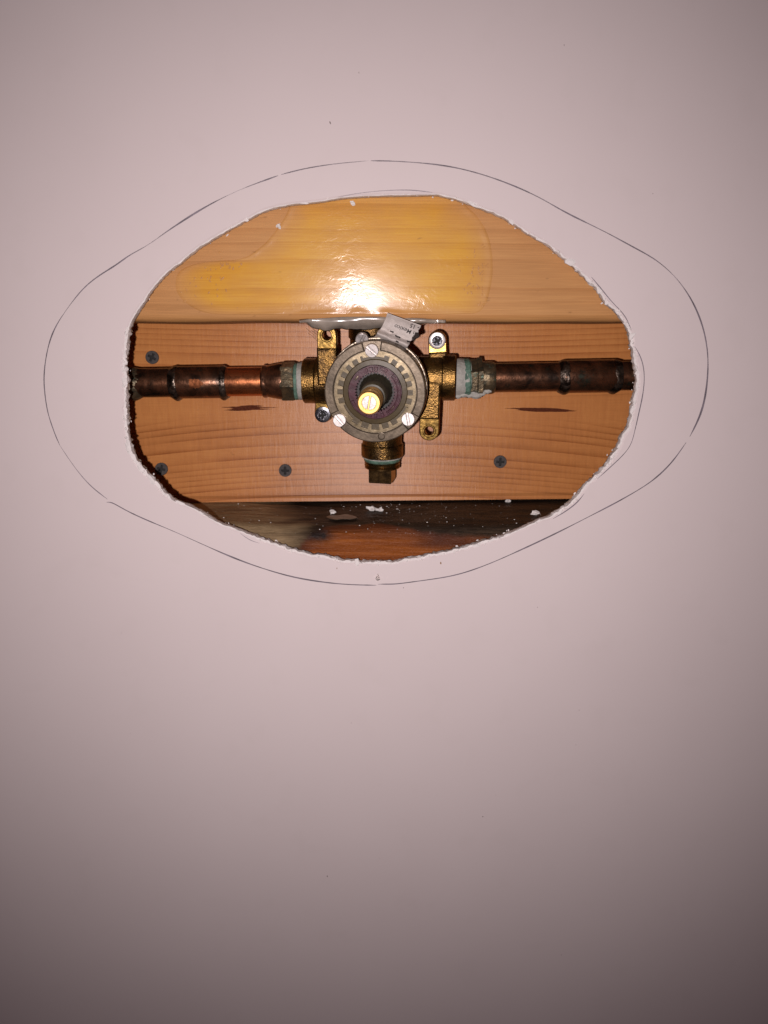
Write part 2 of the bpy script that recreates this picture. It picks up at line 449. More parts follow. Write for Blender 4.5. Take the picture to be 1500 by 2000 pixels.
c4 = ring_of(-1.2, WALL_T - 0.0006, 5.0, 11.0, 0.18)
c5 = ring_of(1.5, WALL_T, 2.0, 11.0)
bo = [bm.verts.new((p.x, WALL_T, p.z)) for p in outer]
seq = [(ro, mid, 0), (mid, near, 0), (near, lip, 0), (lip, c1, 1), (c1, c2, 1), (c2, c3, 1), (c3, c4, 2), (c4, c5, 2), (c5, bo, 2), (bo, ro, 0)]
for a, b, mi in seq:
    for i in range(NH):
        k = (i + 1) % NH
        f = bm.faces.new((a[i], a[k], b[k], b[i])); f.material_index = mi
for a, b in ((near, near), (mid, mid), (lip, lip)):
    for i in range(NH):
        e_ = bm.edges.get((a[i], a[(i + 1) % NH]))
        if e_: e_.smooth = False
bmesh.ops.recalc_face_normals(bm, faces=bm.faces)
bm.verts.index_update(); bm.edges.index_update()
hard = [e_.index for e_ in bm.edges if not e_.smooth]
me = bpy.data.meshes.new('wall'); bm.to_mesh(me); bm.free()
me.shade_smooth(); me.set_sharp_from_angle(angle=R(35))
for k in hard: me.edges[k].use_edge_sharp = True
for m_ in (MW, M_GYP, M_PAPER): me.materials.append(m_)
wall = link('wall', me); tag(wall, kind='structure')
tag(wall, 'smooth white painted wall panel with a ragged oval hole cut through it', 'wall')

# loose flakes along the torn edge
def shard(size, flat=0.5):
    """irregular little chip of plaster"""
    b = bmesh.new()
    bmesh.ops.create_icosphere(b, subdivisions=1, radius=size)
    for v in b.verts:
        v.co *= 1 + 0.55 * (random.random() - 0.5)
        v.co.y *= flat
    bmesh.ops.transform(b, matrix=Matrix.Rotation(random.random() * 6.28, 4, 'Y') @ Matrix.Diagonal((1.0 + random.random(), 1, 0.6 + 0.5 * random.random(), 1)), verts=b.verts)
    return b
bits = bmesh.new()
for k in range(330):
    i = random.randrange(NH); p = front[i]; rg = ragged(hole2[i], 0)
    if random.random() > rg + 0.12: continue
    b = shard(random.uniform(0.0002, 0.0006) * (0.6 + 0.6 * rg), 0.6)
    q = p + outn[i] * random.uniform(-2.5, 1.5)
    w0 = at(q.x, q.y, 0)
    bmesh.ops.translate(b, vec=(w0.x, random.choice((-0.0001, random.uniform(0, 0.010))), w0.z), verts=b.verts)
    tmp = bpy.data.meshes.new('t'); b.to_mesh(tmp); b.free(); bits.from_mesh(tmp); bpy.data.meshes.remove(tmp)
tag(link('torn_edge_crumbs', finish(bits, 'torn_edge_crumbs', smooth=False), M_GYP, wall), kind='stuff')
def nearest(x, y): return min(range(NH), key=lambda i: (front[i].x - x) ** 2 + (front[i].y - y) ** 2)
for (x, y, s, elong) in [(246,650,1.3,2.2),(243,690,1.2,2.4),(247,706,1.5,1.4),(243,745,0.9,3.0),(245,800,0.9,3.0),(252,870,1.4,2.0),(262,893,1.9,1.3),(280,912,1.9,1.4),(296,938,1.3,2.2),(318,962,1.1,2.4),(352,985,1.0,2.4),(390,1004,0.9,2.2),
                         (1109,515,1.6,1.3),(1150,545,1.0,2.4),(1187,590,1.3,1.6),(1205,612,1.1,2.0),(1222,640,1.8,1.3),(1232,658,1.6,1.0),(1238,690,1.1,2.4),(1243,730,1.3,1.7),(1243,768,1.3,1.4),(1233,795,1.3,1.6),(1222,832,1.4,1.2),(1210,866,0.9,2.4),(1165,928,1.0,1.4),
                         (697,1094,1.4,1.6),(738,1099,1.0,2.0),(775,1098,1.0,2.4),(820,1090,0.8,2.6),(925,400,0.9,3.2),(1000,433,0.8,3.0),(1060,470,0.8,3.0),(1130,527,0.9,2.4),(1170,566,1.0,2.0),(1200,892,0.9,2.2),(1185,913,0.9,1.6),(1130,971,1.0,2.0),(1095,1000,0.9,2.4),(1050,1020,0.9,2.2),(990,1046,0.8,2.8),(930,1066,0.8,2.8),(875,1080,0.8,2.4),(650,1094,0.9,2.4),(610,1086,0.8,2.4),(590,396,0.7,3.0),(480,426,0.8,2.2)]:
    i = nearest(x, y); p = front[i]
    b = shard(s * (0.00092 if x < 400 else 0.00090), 0.40)
    a, c_ = front[i - 3], front[(i + 3) % NH]
    wa, wc = at(a.x, a.y, 0), at(c_.x, c_.y, 0); d = (wc - wa).normalized(); ang = math.atan2(d.z, d.x)
    bmesh.ops.transform(b, matrix=Matrix.Rotation(-ang, 4, 'Y') @ Matrix.Diagonal((elong, 1, 1, 1)), verts=b.verts)
    q = p - outn[i] * 0.5; w0 = at(q.x, q.y, 0)
    o = link('torn_flake', finish(b, 'torn_flake', angle=25), M_GYP, wall); o.location = (w0.x, random.uniform(-0.0001, 0.0012), w0.z)

# pencil lines on the wall: thin raised ribbons of graphite and ink
def ribbon(pts, width, name, mat, Y=-0.00006, fade=0.5, seed=0):
    px = resample(pts, max(8, int(sum((Vector(a) - Vector(b)).length for a, b in zip(pts, pts[1:])) / 6)), closed=False)
    n = len(px)
    for _ in range(10):
        px = [px[0]] + [px[i - 1] * 0.25 + px[i] * 0.5 + px[i + 1] * 0.25 for i in range(1, n - 1)] + [px[-1]]
    b = bmesh.new(); L = []; Rr = []
    for i, p in enumerate(px):
        t = (px[min(i + 1, n - 1)] - px[max(i - 1, 0)]).normalized(); q = Vector((-t.y, t.x))
        wd = width * (1 + fade * 2 * nz(p.x * 0.012, p.y * 0.012, seed) + 0.5 * fade * nz(p.x * 0.09, p.y * 0.09, seed))
        wd = max(wd, 0.28 * width) * min(1, 0.3 + min(i, n - 1 - i) / 4)
        for lst, sgn in ((L, 1), (Rr, -1)):
            w0 = at(p.x + q.x * wd * 0.5 * sgn, p.y + q.y * wd * 0.5 * sgn, 0); lst.append(b.verts.new((w0.x, Y, w0.z)))
    for i in range(n - 1): b.faces.new((L[i], L[i + 1], Rr[i + 1], Rr[i]))
    return link(name, finish(b, name, smooth=False), mat, wall)
OUT_LEFT = [(543,343),(468,371),(400,405),(332,448),(287,480),(253,498),(228,517),(203,532),(180,548),(163,563),(143,587),(125,612),(110,635),(98,663),(90,697),(86,730),(86,752),(89,780),(93,805),(102,833),(110,855),(117,870)]
OUT_LEFT2 = [(117,870),(137,900),(157,927),(180,952),(210,975)]
OUT_BOT = [(208,981),(210,975),(237,992),(278,1012),(340,1038),(400,1065),(453,1088),(507,1108),(573,1127),(640,1138),(690,1142),(735,1143)]
OUT_BOT2 = [(738,1141),(757,1140),(761,1142),(809,1136),(886,1124),(948,1104),(1017,1074),(1087,1041),(1156,1006),(1208,979),(1258,950),(1280,934),(1300,916),(1320,893),(1340,864)]
OUT_R = [(1347,853),(1360,828),(1370,804),(1377,776),(1381,747),(1383,713),(1382,688),(1378,660),(1370,630),(1358,600),(1343,573),(1325,548),(1308,530),(1283,509),(1258,494),(1232,480),(1182,453),(1107,416),(1046,382),(978,353),(910,332),(849,321),(774,315),(724,314)]
OUT_T = [(720,314),(655,320),(597,329),(549,341)]
ribbon(OUT_LEFT, 2.24, 'pencil_line', M_INK, seed=1)
ribbon(OUT_LEFT2, 1.5, 'pencil_line', M_INK2, seed=2)
ribbon(OUT_BOT, 1.9, 'pencil_line', M_INK, seed=3)
ribbon(OUT_BOT2, 1.89, 'pencil_line', M_INK, seed=4)
ribbon(OUT_R, 2.15, 'pencil_line', M_INK, seed=5)
ribbon(OUT_T, 2.06, 'pencil_line', M_INK, seed=6)
ribbon([(660,385),(690,379),(740,373),(800,371),(845,376)], 1.4, 'pencil_line', M_INK2, seed=7)
ribbon([(1155,541),(1176,566),(1200,596),(1217,610),(1228,630),(1233,645)], 1.8, 'pencil_line', M_INK, seed=8)
ribbon([(1240,677),(1250,693),(1256,710),(1259,735),(1257,760),(1254,780),(1248,804),(1243,830),(1238,844),(1237,858),(1230,874),(1212,894),(1190,914),(1166,936)], 1.7, 'pencil_line', M_INK, seed=9)
ribbon([(1141,964),(1132,978),(1120,988),(1100,1002),(1080,1013)], 1.5, 'pencil_line', M_INK, seed=10)
ribbon([(470,1042),(487,1056),(507,1061)], 1.3, 'pencil_line', M_INK2, seed=11)

# specks on the paint
for (x, y, s, mt) in [(645,240,3.2,M_SPECK),(701,142,2.0,M_SPECK),(1102,88,1.6,M_SPECK),(861,1100,4.2,M_RUST),(658,1110,2.6,M_RUST),(788,1148,2.6,M_SPECK),(237,1236,1.6,M_SPECK),(686,1412,1.5,M_SPECK),(943,1595,2.6,M_SPECK),(639,1711,2.6,M_SPECK),(741,1677,1.5,M_SPECK),(1096,1865,2.0,M_SPECK),(1131,1387,1.5,M_SPECK),(1050,1186,1.3,M_SPECK),(968,1553,1.5,M_SPECK),(1125,1455,1.4,M_SPECK),(255,1433,1.2,M_SPECK),(1275,378,1.4,M_SPECK)]:
    b = shard(s * 0.00011, 0.25); w0 = at(x, y, 0)
    bmesh.ops.transform(b, matrix=Matrix.Diagonal((0.8, 1, 1.3, 1)), verts=b.verts)
    o = link('speck', finish(b, 'speck', smooth=False), mt, wall); o.location = (w0.x, -0.00003, w0.z)

# clear drop under the hole
b = bmesh.new()
lathe([(0.00005, 0.0011), (0.0007, 0.0009), (0.0011, 0.0005), (0.00125, 0.0)], 24, bm=b, close=True, M=Matrix.Rotation(math.pi / 2, 4, 'X'))
for v in b.verts:
    if v.co.z > 0: v.co.z *= 2.2; v.co.x *= max(0.25, 1 - v.co.z * 330)
o = link('silicone_drop', finish(b, 'silicone_drop', 80), M_DROP); o.location = at(738, 1130, -0.00002)
tag(o, 'small clear drop clinging to the white wall below the hole', 'drop')

# ------------------------------------------------------------------ timber in the opening
def grid_sheet(nx, nzv, fn):
    b = bmesh.new(); g = [[b.verts.new(fn(i / nx, j / nzv)) for i in range(nx + 1)] for j in range(nzv + 1)]
    for j in range(nzv):
        for i in range(nx): b.faces.new((g[j][i], g[j][i + 1], g[j + 1][i + 1], g[j + 1][i]))
    return b

XL, XR = -0.24, 0.24
# upper board: rounded lower edge, just behind the wall
TB_Y = WALL_T + 0.0012
TB_LEAN = math.tan(R(2.9)); TB_Z0 = at(750, 380, TB_Y).z
def board_y(z): return TB_Y + (TB_Z0 - z) * TB_LEAN          # the board leans, its lower edge further in
def on_board(x, y, lift=0.0):
    p = at(x, y, TB_Y)
    for _ in range(4): p = at(x, y, board_y(p.z) - lift)
    return p
zb = on_board(750, 628).z
TB_H, TB_D, RR = 0.089, 0.038, 0.0042
prof = [(TB_Y, zb + TB_H)]
prof += [(TB_Y, zb + RR + (TB_H - RR) * (1 - k / 6)) for k in range(1, 6)]
prof += [(TB_Y + RR * (1 - math.cos(a)), zb + RR * (1 - math.sin(a))) for a in [R(90 * k / 7) for k in range(8)]]
prof += [(TB_Y + TB_D, zb), (TB_Y + TB_D, zb + TB_H)]
b = bmesh.new(); rings = []
NX = 60
for i in range(NX + 1):
    x = XL + (XR - XL) * i / NX
    wob = 0.0006 * nz(x * 25, 3.1) - 0.006 * 0 + (-0.0010 if False else 0)
    rings.append([b.verts.new((x, y + board_y(z) - TB_Y, z + (wob if z < zb + 0.01 else 0))) for (y, z) in prof])
for a, c in zip(rings, rings[1:]):
    n = len(prof)
    for k in range(n): b.faces.new((a[k], a[(k + 1) % n], c[(k + 1) % n], c[k]))
b.faces.new(rings[0]); b.faces.new(rings[-1])
top_board = link('wooden_board', finish(b, 'wooden_board', 30), M_TOP)
tag(top_board, 'pale planed board with amber glossy smear, across the top of the hole', 'board')

# amber resin film on its face, with a raised wrinkled rim
FILM = [(572,372),(566,400),(555,425),(538,450),(520,472),(500,489),(480,502),(455,508),(430,509),(400,512),(370,519),(350,530),(342,546),(343,566),(352,582),(370,597),(395,609),(430,614),(520,615),(620,615),(720,615),(820,615),(900,613),(935,610),(950,592),(958,565),(963,530),(961,490),(952,455),(935,425),(915,405),(900,388),(895,372),(840,362),(735,360),(640,362)]
fo = resample(FILM, 260); fc = Vector((700, 535))
b = bmesh.new(); rr_ = [1.0, 0.992, 0.975, 0.955, 0.93, 0.90, 0.86, 0.80, 0.72, 0.62, 0.50, 0.38, 0.25, 0.12]
rows = []
for t in rr_:
    row = []
    for p in fo:
        q = fc + (p - fc) * t
        w0 = on_board(q.x, q.y)
        edge = (1 - t) * (p - fc).length / 4.0          # mm from the rim
        h = 0.00006 + 0.00030 * math.exp(-((edge - 1.2) / 1.2) ** 2) * max(0.0, 0.45 + 1.3 * nz(p.x * 0.025, p.y * 0.04, 2)) + 0.00003
        if t == 1.0: h = -0.0001
        row.append(b.verts.new((w0.x, w0.y - h, w0.z)))
    rows.append(row)
for a, c in zip(rows, rows[1:]):
    for i in range(len(fo)): b.faces.new((a[i], a[(i + 1) % len(fo)], c[(i + 1) % len(fo)], c[i]))
w0 = on_board(fc.x, fc.y); cv = b.verts.new((w0.x, w0.y - 0.00012, w0.z))
for i in range(len(fo)): b.faces.new((rows[-1][i], rows[-1][(i + 1) % len(fo)], cv))
me = finish(b, 'resin_film', 60)
sa = me.attributes.new('soak', 'FLOAT', 'POINT')
for i in range(len(me.vertices)):
    k = i // len(fo)
    sa.data[i].value = 1.0 if k >= len(rr_) else min(1.0, (1 - rr_[k]) * (fo[i % len(fo)] - fc).length / 60.0)
film = link('resin_film', me, M_FILM, top_board)
tag(film, 'glossy amber resin smear')
# little ridges and bubbles of resin
b = bmesh.new()
def blob(bm_, c, r, sx=1, sz=1, ang=0, flat=0.35):
    M = Matrix.Translation(c) @ Matrix.Rotation(ang, 4, 'Y') @ Matrix.Diagonal((r * sx, r * flat, r * sz, 1))
    bmesh.ops.create_icosphere(bm_, subdivisions=2, radius=1.0, matrix=M)
for k in range(130):
    reg = random.random() * 0.78
    if reg < 0.42: x, y = random.gauss(935, 16), random.gauss(555, 38)
    elif reg < 0.62: x, y = random.gauss(405, 25), random.gauss(560, 28)
    elif reg < 0.78: x = random.uniform(420, 545); y = 512 - max(0, x - 470) * 0.75 + random.gauss(4, 4)
    else: x, y = random.gauss(770, 55), random.gauss(525, 35)
    if not (345 < x < 962 and 400 < y < 608): continue
    blob(b, on_board(x, y, 0.00012), random.uniform(0.00018, 0.00045), random.uniform(0.6, 1.2), random.uniform(1, 3.2), random.gauss(0.3, 0.5), flat=0.16)
tag(link('resin_bubbles', finish(b, 'resin_bubbles', 80), M_FILM, top_board), kind='stuff')

# plank carrying the valve
PL_Y = 0.070
zt = at(750, 590, PL_Y).z; zlo = at(750, 978.5, PL_Y).z; zmid = at(750, 795, PL_Y).z
b = grid_sheet(150, 56, lambda u, v: Vector((XL + (XR - XL) * u, PL_Y, zlo + (zt - zlo) * v)))
# slight slope of the lower edge and a soft roundover
for v in b.verts:
    k = (v.co.z - zlo) / (zt - zlo)
    v.co.z += (1 - k) * (0.010 * v.co.x * 1.0)
    if k < 0.02: v.co.y += 0.0012
g_edges = [e for e in b.edges if e.is_boundary]
ret = bmesh.ops.extrude_edge_only(b, edges=g_edges)
for v in [q for q in ret['geom'] if isinstance(q, bmesh.types.BMVert)]: v.co.y = PL_Y + 0.019
me = finish(b, 'plank', 30)
ringa = me.attributes.new('ring', 'FLOAT', 'POINT'); fada = me.attributes.new('fade', 'FLOAT', 'POINT')
for i, v in enumerate(me.vertices):
    dz = (v.co.z - zmid) * 1000; x = v.co.x * 1000
    if dz > 0: val = math.sqrt(dz * dz + 30) - 0.00012 * x * x
    else: val = math.sqrt(dz * dz + 90) - 0.00042 * (x + 8) ** 2
    ringa.data[i].value = val + 200
    fada.data[i].value = max(0.0, min(1.0, (abs(dz + 1.5) - 5.0) / 7.0))
plank = link('plank', me, M_PLANK)
tag(plank, 'reddish brown fir plank with straight grain behind the valve and pipes', 'plank')
# pitch pockets: dark slits in the grain
for lenses in ([(452,508,797,9),(432,522,795.5,3.4),(444,533,799,3.2),(468,516,793,3.4),(438,492,801,3.0),(486,545,796,1.6)],
               [(1008,1112,800.5,8),(996,1062,798,3.4),(1052,1127,802.5,4.2),(985,1030,797.5,1.5)]):
    b = bmesh.new()
    for q, (x0, x1, yc, hg) in enumerate(lenses):
        n = 26; vu, vd = [], []
        for i in range(n + 1):
            t = i / n; x = x0 + (x1 - x0) * t
            e_ = hg * 0.5 * max(0.03, math.sin(math.pi * t)) ** 0.9
            vu.append(b.verts.new(at(x, yc - e_ + 0.5 * nz(x * 0.12, q), PL_Y - 0.00006 - q * 0.00002)))
            vd.append(b.verts.new(at(x, yc + e_ + 0.5 * nz(x * 0.12, q + 4), PL_Y - 0.00006 - q * 0.00002)))
        for i in range(n): b.faces.new((vu[i], vu[i + 1], vd[i + 1], vd[i]))
    link('pitch_pocket', finish(b, 'pitch_pocket', smooth=False), M_POCKET, plank)

# lower board, weathered top, cut front face
ztop = at(750, 979, PL_Y).z - 0.0010
FY = WALL_T + 0.002
prof_s = []
YB = PL_Y + 0.03
def low_pt(s):
    """walk from the back of the top face to the foot of the front face; s in mm"""
    top_len = (YB - FY) * 1000; r = 9.0
    if s < top_len - r: return (YB - s / 1000, ztop)
    q = (s - (top_len - r)) / (r * math.pi / 2)
    if q < 1: return (FY + r / 1000 - r / 1000 * math.sin(q * math.pi / 2), ztop - r / 1000 + r / 1000 * math.cos(q * math.pi / 2))
    return (FY, ztop - r / 1000 - (s - (top_len - r) - r * math.pi / 2) / 1000)
def px_of(p):
    v = p - EYE; z = v.dot(FWD)
    return 750 + F * v.dot(RIGHT) / z, 1000 - F * v.dot(UP) / z
bound = []
for (x, y) in [(560,1085),(585,1070),(597,1054),(610,1041),(635,1026),(660,1021),(700,1021),(740,1022),(790,1030),(830,1040),(880,1047),(940,1049),(985,1047),(1015,1040),(1060,1036)]:
    s_ = 0.0
    while s_ < 140:
        yy_, zz_ = low_pt(s_)
        q = at(x, y, yy_)
        if px_of(Vector((q.x, yy_, zz_)))[1] >= y: break
        s_ += 0.25
    bound.append((at(x, y, yy_).x, s_))
NXl, NSl = 260, 120; LEN = 150
def lowfn(u, v):
    x = XL + (XR - XL) * u; y, z = low_pt(v * LEN)
    k = 0.0011 * nz(x * 40, y * 130, 1) + 0.0006 * nz(x * 120, y * 300, 2)
    if z > ztop - 0.012: z += k * 0.7
    # shallow worn hollow at the left, under the tan wood
    z -= 0.0015 * math.exp(-((x + 0.04) / 0.03) ** 2) * (1 if z > ztop - 0.004 else 0)
    return Vector((x, y + (0.0004 * nz(x * 60, z * 200, 5) if z < ztop - 0.012 else 0), z))
b = grid_sheet(NXl, NSl, lowfn)
me = finish(b, 'weathered_board', 60, recalc=False)
me.update()
ca = me.attributes.new('cut', 'FLOAT', 'POINT'); ta = me.attributes.new('tan', 'FLOAT', 'POINT'); ka = me.attributes.new('knot', 'FLOAT', 'POINT'); da = me.attributes.new('deep', 'FLOAT', 'POINT')
xt0, xt1 = at(585, 1050, FY).x, at(655, 1000, 0.05).x
for i, v in enumerate(me.vertices):
    sv = (i // (NXl + 1)) / NSl * LEN
    sb = interp(bound, v.co.x) + 1.2 * nz(v.co.x * 160, sv * 0.16, 3)
    ca.data[i].value = max(0, min(1, (sv - sb) / 1.6 + 0.5))
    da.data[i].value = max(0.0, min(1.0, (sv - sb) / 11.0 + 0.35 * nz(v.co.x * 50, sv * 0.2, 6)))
    kx, ks = (v.co.x - at(622, 1040, FY).x) / 0.007, (sv - interp(bound, at(622, 1040, FY).x) - 3.0) / 4.0
    ka.data[i].value = math.exp(-(kx * kx + ks * ks)) * (0.9 + 0.5 * nz(v.co.x * 400, sv * 0.5, 2))
    tt = (xt1 - 0.012 - v.co.x) / 0.022 + 0.8 * nz(v.co.x * 60, v.co.y * 160, 7) + (0.03 - v.co.y) * 14
    ta.data[i].value = max(0, min(1, tt))
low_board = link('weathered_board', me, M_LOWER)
sol = low_board.modifiers.new('thickness', 'SOLIDIFY'); sol.thickness = 0.004; sol.offset = 1
tag(low_board, 'dark weathered timber with an orange cut edge along the bottom of the hole', 'board')

b = bmesh.new()
c_ = at(668, 1011, 0.040); 
d_ = RIGHT * ((668 - 750) / F) + UP * ((1000 - 1010) / F) + FWD; c_ = EYE + d_ * (ztop / d_.z)
bmesh.ops.create_icosphere(b, subdivisions=4, radius=1, matrix=Matrix.Translation(c_) @ Matrix.Rotation(-0.12, 4, 'Z') @ Matrix.Diagonal((0.0085, 0.0060, 0.0004, 1)))
for v in b.verts:
    v.co.y += 0.0040 * nz(v.co.x * 170, 3.0, 1.0); v.co.z += 0.0003 * nz(v.co.x * 200, v.co.y * 200, 2)
link('resin_smear', finish(b, 'resin_smear', 80), M_SMEAR, low_board)

# greyish sealant along the upper board's lower edge
up_e = [(585,627),(600,625),(640,622),(680,619),(760,620),(800,623),(840,626),(900,627.5)]
lo_e = [(585,627.5),(598,632),(608,637),(618,641),(628,642),(636,644),(646,643),(655,640),(668,639),(690,641),(715,642),(740,639),(760,636),(790,634),(840,632),(900,628)]
b = bmesh.new(); rows = []
for i in range(121):
    x = 585 + 285 * i / 120
    tp = min(1.0, i / 10, (120 - i) / 22)
    yu = interp(up_e, x) + 1.6 * nz(x * 0.021 + 0.37, 1); yl = yu + tp * max(0.8, interp(lo_e, x) + 1.8 * nz(x * 0.033 + 0.2, 2) + 1.0 * nz(x * 0.11, 5) - yu)
    row = []
    for j in range(11):
        t = j / 10
        y = yu + (yl - yu) * t
        depth = TB_Y + 0.0028 + 0.0012 * tp - 0.0011 * math.sin(math.pi * min(1, t * 1.1)) + 0.0045 * t * t + 0.0016 * nz(x * 0.017 + 0.3, t * 1.3, 5)
        p = at(x, y, depth)
        row.append(b.verts.new(p))
    rows.append(row)
for a, c in zip(rows, rows[1:]):
    for j in range(10): b.faces.new((a[j], c[j], c[j + 1], a[j + 1]))
caulk = link('sealant_bead', finish(b, 'sealant_bead', 70), M_CAULK)
sol = caulk.modifiers.new('thickness', 'SOLIDIFY'); sol.thickness = 0.0008; sol.offset = -1
tag(recentre(caulk), 'shiny grey white sealant smeared along the pale board edge above the valve', 'sealant')
# thin dry fibres by the lug
for pts in [[(597,640),(606,648),(614,655)],[(601,650),(611,657),(621,668)],[(612,640),(615,650),(616,662)]]:
    cu = bpy.data.curves.new('fibre', 'CURVE'); cu.dimensions = '3D'; cu.bevel_depth = 0.00009
    sp = cu.splines.new('POLY'); sp.points.add(len(pts) - 1)
    for q, (x, y) in zip(sp.points, pts): q.co = (*(at(x, y, 0.030) - caulk.location), 1)
    o = bpy.data.objects.new('fibre', cu); COL.objects.link(o)
    bpy.context.view_layer.update()
    me = bpy.data.meshes.new_from_object(o.evaluated_get(bpy.context.evaluated_depsgraph_get()))
    bpy.data.objects.remove(o); link('fibre', me, M_STRAND, caulk)

# ------------------------------------------------------------------ black screws in the plank
def phillips_head(rout, mat, rot, rec=0.45, dome=0.0006, depth=0.0011):
    """screw head facing -Y after the parent's rotation: local z is out of the plank"""
    bm_ = plate(circle(rout, 40), [cross(rout * rec, rout * rec * 0.26, rot)], -depth, dome, bevel=rout * 0.035)
    return bm_
def recess_floor(rout, depth): return finish(lathe([(rout * 0.8, -depth - 0.0003), (rout * 0.8, -depth + 0.0003)], 24), 'recess', 35)
FACE = (math.pi / 2, 0, 0)          # local z -> -Y, towards the camera
sd = [(297, 698, 0.3, 0.0, 'black screw in the plank above the left copper pipe'),
      (315, 916, 0.5, -0.10, 'black screw half in shadow at the plank edge by the torn lower left rim'),
      (557, 919, 0.0, 0.06, 'black screw low in the plank, left of the valve plug'),
      (977, 902, 0.0, 0.03, 'black screw low in the plank, right of the valve')]
for (x, y, rot, tl, lab) in sd:
    e = empty('drywall_screw', at(x, y, PL_Y - 0.0011), (math.pi / 2 + tl, tl * 0.5, 0))
    tag(e, lab, 'screw', 'black screws in the plank')
    rad = 0.00375
    bmh = phillips_head(rad, M_BLACK, rot + 0.78 * (x < 320), 0.62, 0.00035, 0.0010)
    hh_ = link('head', finish(bmh, 'head', 20), M_BLACK, e)
    link('recess', recess_floor(rad, 0.0010), M_PIT, hh_)
    sh = lathe([(rad * 0.85, -0.0008), (0.0019, -0.0040), (0.0019, -0.022), (0.0002, -0.026)], 20)
    link('shank', finish(sh, 'shank', 35), M_BLACK, e)

# ------------------------------------------------------------------ the valve
VB = at(747, 740, 0.045)
ZF_PT = at(732, 767, 0.0)
vz = (ZF_PT - VB); ZF = vz.length; vz.normalize()
vx = Vector((1, 0, 0)); vx = (vx - vz * vx.dot(vz)).normalized(); vy = vz.cross(vx)
VM = Matrix((vx, vy, vz)).transposed()
valve = empty('shower_valve', VB, VM.to_euler())
tag(valve, 'brass shower mixing valve with round grey toothed dial and gold stem', 'valve')
def lp(x, y, z):
    """local valve position seen at photo position (x, y) on the valve's own plane z"""
    d = RIGHT * ((x - 750) / F) + UP * ((1000 - y) / F) + FWD
    o = VB + vz * z
    s = (o - EYE).dot(vz) / d.dot(vz)
    q = EYE + d * s - VB
    return (q.dot(vx), q.dot(vy))
RX = Matrix.Rotation(math.pi / 2, 4, 'Y')      # z -> x
def port(sign_axis, pts, n=48):
    M = {'+x': Matrix.Rotation(math.pi / 2, 4, 'Y'), '-x': Matrix.Rotation(-math.pi / 2, 4, 'Y'), '+y': Matrix.Rotation(-math.pi / 2, 4, 'X'), '-y': Matrix.Rotation(math.pi / 2, 4, 'X')}[sign_axis]
    return lathe(pts, n, M=M)
# cast body
bb = lathe([(0.012, -0.0205), (0.0185, -0.019), (0.0195, -0.016), (0.0195, 0.012), (0.0225, 0.016), (0.0235, 0.0175), (0.0235, ZF - 0.0135)], 72)
link('body', finish(bb, 'body', 35), M_BRASSD, valve)
yL = lp(600, 745, 0.004)[1]; yR = lp(880, 739, 0.004)[1]
xl = lp(593, 745, 0.004)[0]; xr = lp(890, 739, 0.004)[0]; xb = lp(746, 880, 0.004)[0]; yb_ = lp(746, 892, 0.004)[1]
def mk_port(name, axis, L, r, off, mat):
    r2 = r - 0.0008
    p = port(axis, [(r2, 0.010), (r2, L - 0.0075), (r, L - 0.0068), (r, L - 0.0006), (r - 0.0006, L), (r - 0.0022, L), (r - 0.0022, L - 0.003)])
    o = link(name, finish(p, name, 35), mat, valve); o.location = off
mk_port('inlet_port', '-x', -xl, 0.0122, (0, yL, 0.002), M_BRASS)
mk_port('inlet_port', '+x', xr, 0.0122, (0, yR, 0.002), M_BRASS)
mk_port('outlet_port', '-y', -yb_, 0.0117, (xb, 0, 0.002), M_BRASS)
mk_port('outlet_port', '+y', lp(722, 634, 0.004)[1], 0.0115, (lp(722, 650, 0.004)[0], 0, 0.002), M_BRASSD)

# mounting lugs: rough cast arm and a machined ear with a hole
def lug(hx, hy, ex, ey, r_px, zc, hole=True, arm=True, step=None):
    h = lp(hx, hy, zc); e = lp(ex, ey, zc); r = r_px / 3.75 / 1000
    d = Vector((h[0] - e[0], h[1] - e[1])).normalized()
    ear = plate(capsule((h[0] - d.x * r * 1.35, h[1] - d.y * r * 1.35), h, r, 20), [circle(0.0023, 20, *h)] if hole else [], zc - 0.0055, zc, bevel=0.0005)
    if hole:
        # countersunk lip
        lathe([(0.0036, zc + 0.00012), (0.0034, zc + 0.0003), (0.0024, zc - 0.0012), (0.00232, zc - 0.0030)], 28, bm=ear, close=False, M=Matrix.Translation((h[0], h[1], 0)))
    o1 = finish(ear, 'mounting_lug', 20)
    root = link('mounting_lug', o1, M_BRASSP, valve)
    if arm:
        s = (h[0] - d.x * r * 1.25, h[1] - d.y * r * 1.25); q = Vector((-d.y, d.x)) * r
        outl = [(e[0] + q.x, e[1] + q.y), (e[0] - q.x, e[1] - q.y), (s[0] - q.x, s[1] - q.y), (s[0] + q.x, s[1] + q.y)]
        am = plate(outl, [], zc - 0.010, zc + 0.0022, bevel=0.0010)
        link('cast_arm', finish(am, 'cast_arm', 20), M_BRASS, root)
    return h
ZL = 0.0120
lug(638, 655, 640, 752, 19.5, ZL)
lug(838, 842, 841, 746, 20.0, ZL)
h_ur = lug(854, 665, 856, 712, 18.0, 0.002, hole=False)
h_ll = lug(631, 809, 634, 762, 18.0, 0.002, hole=False)

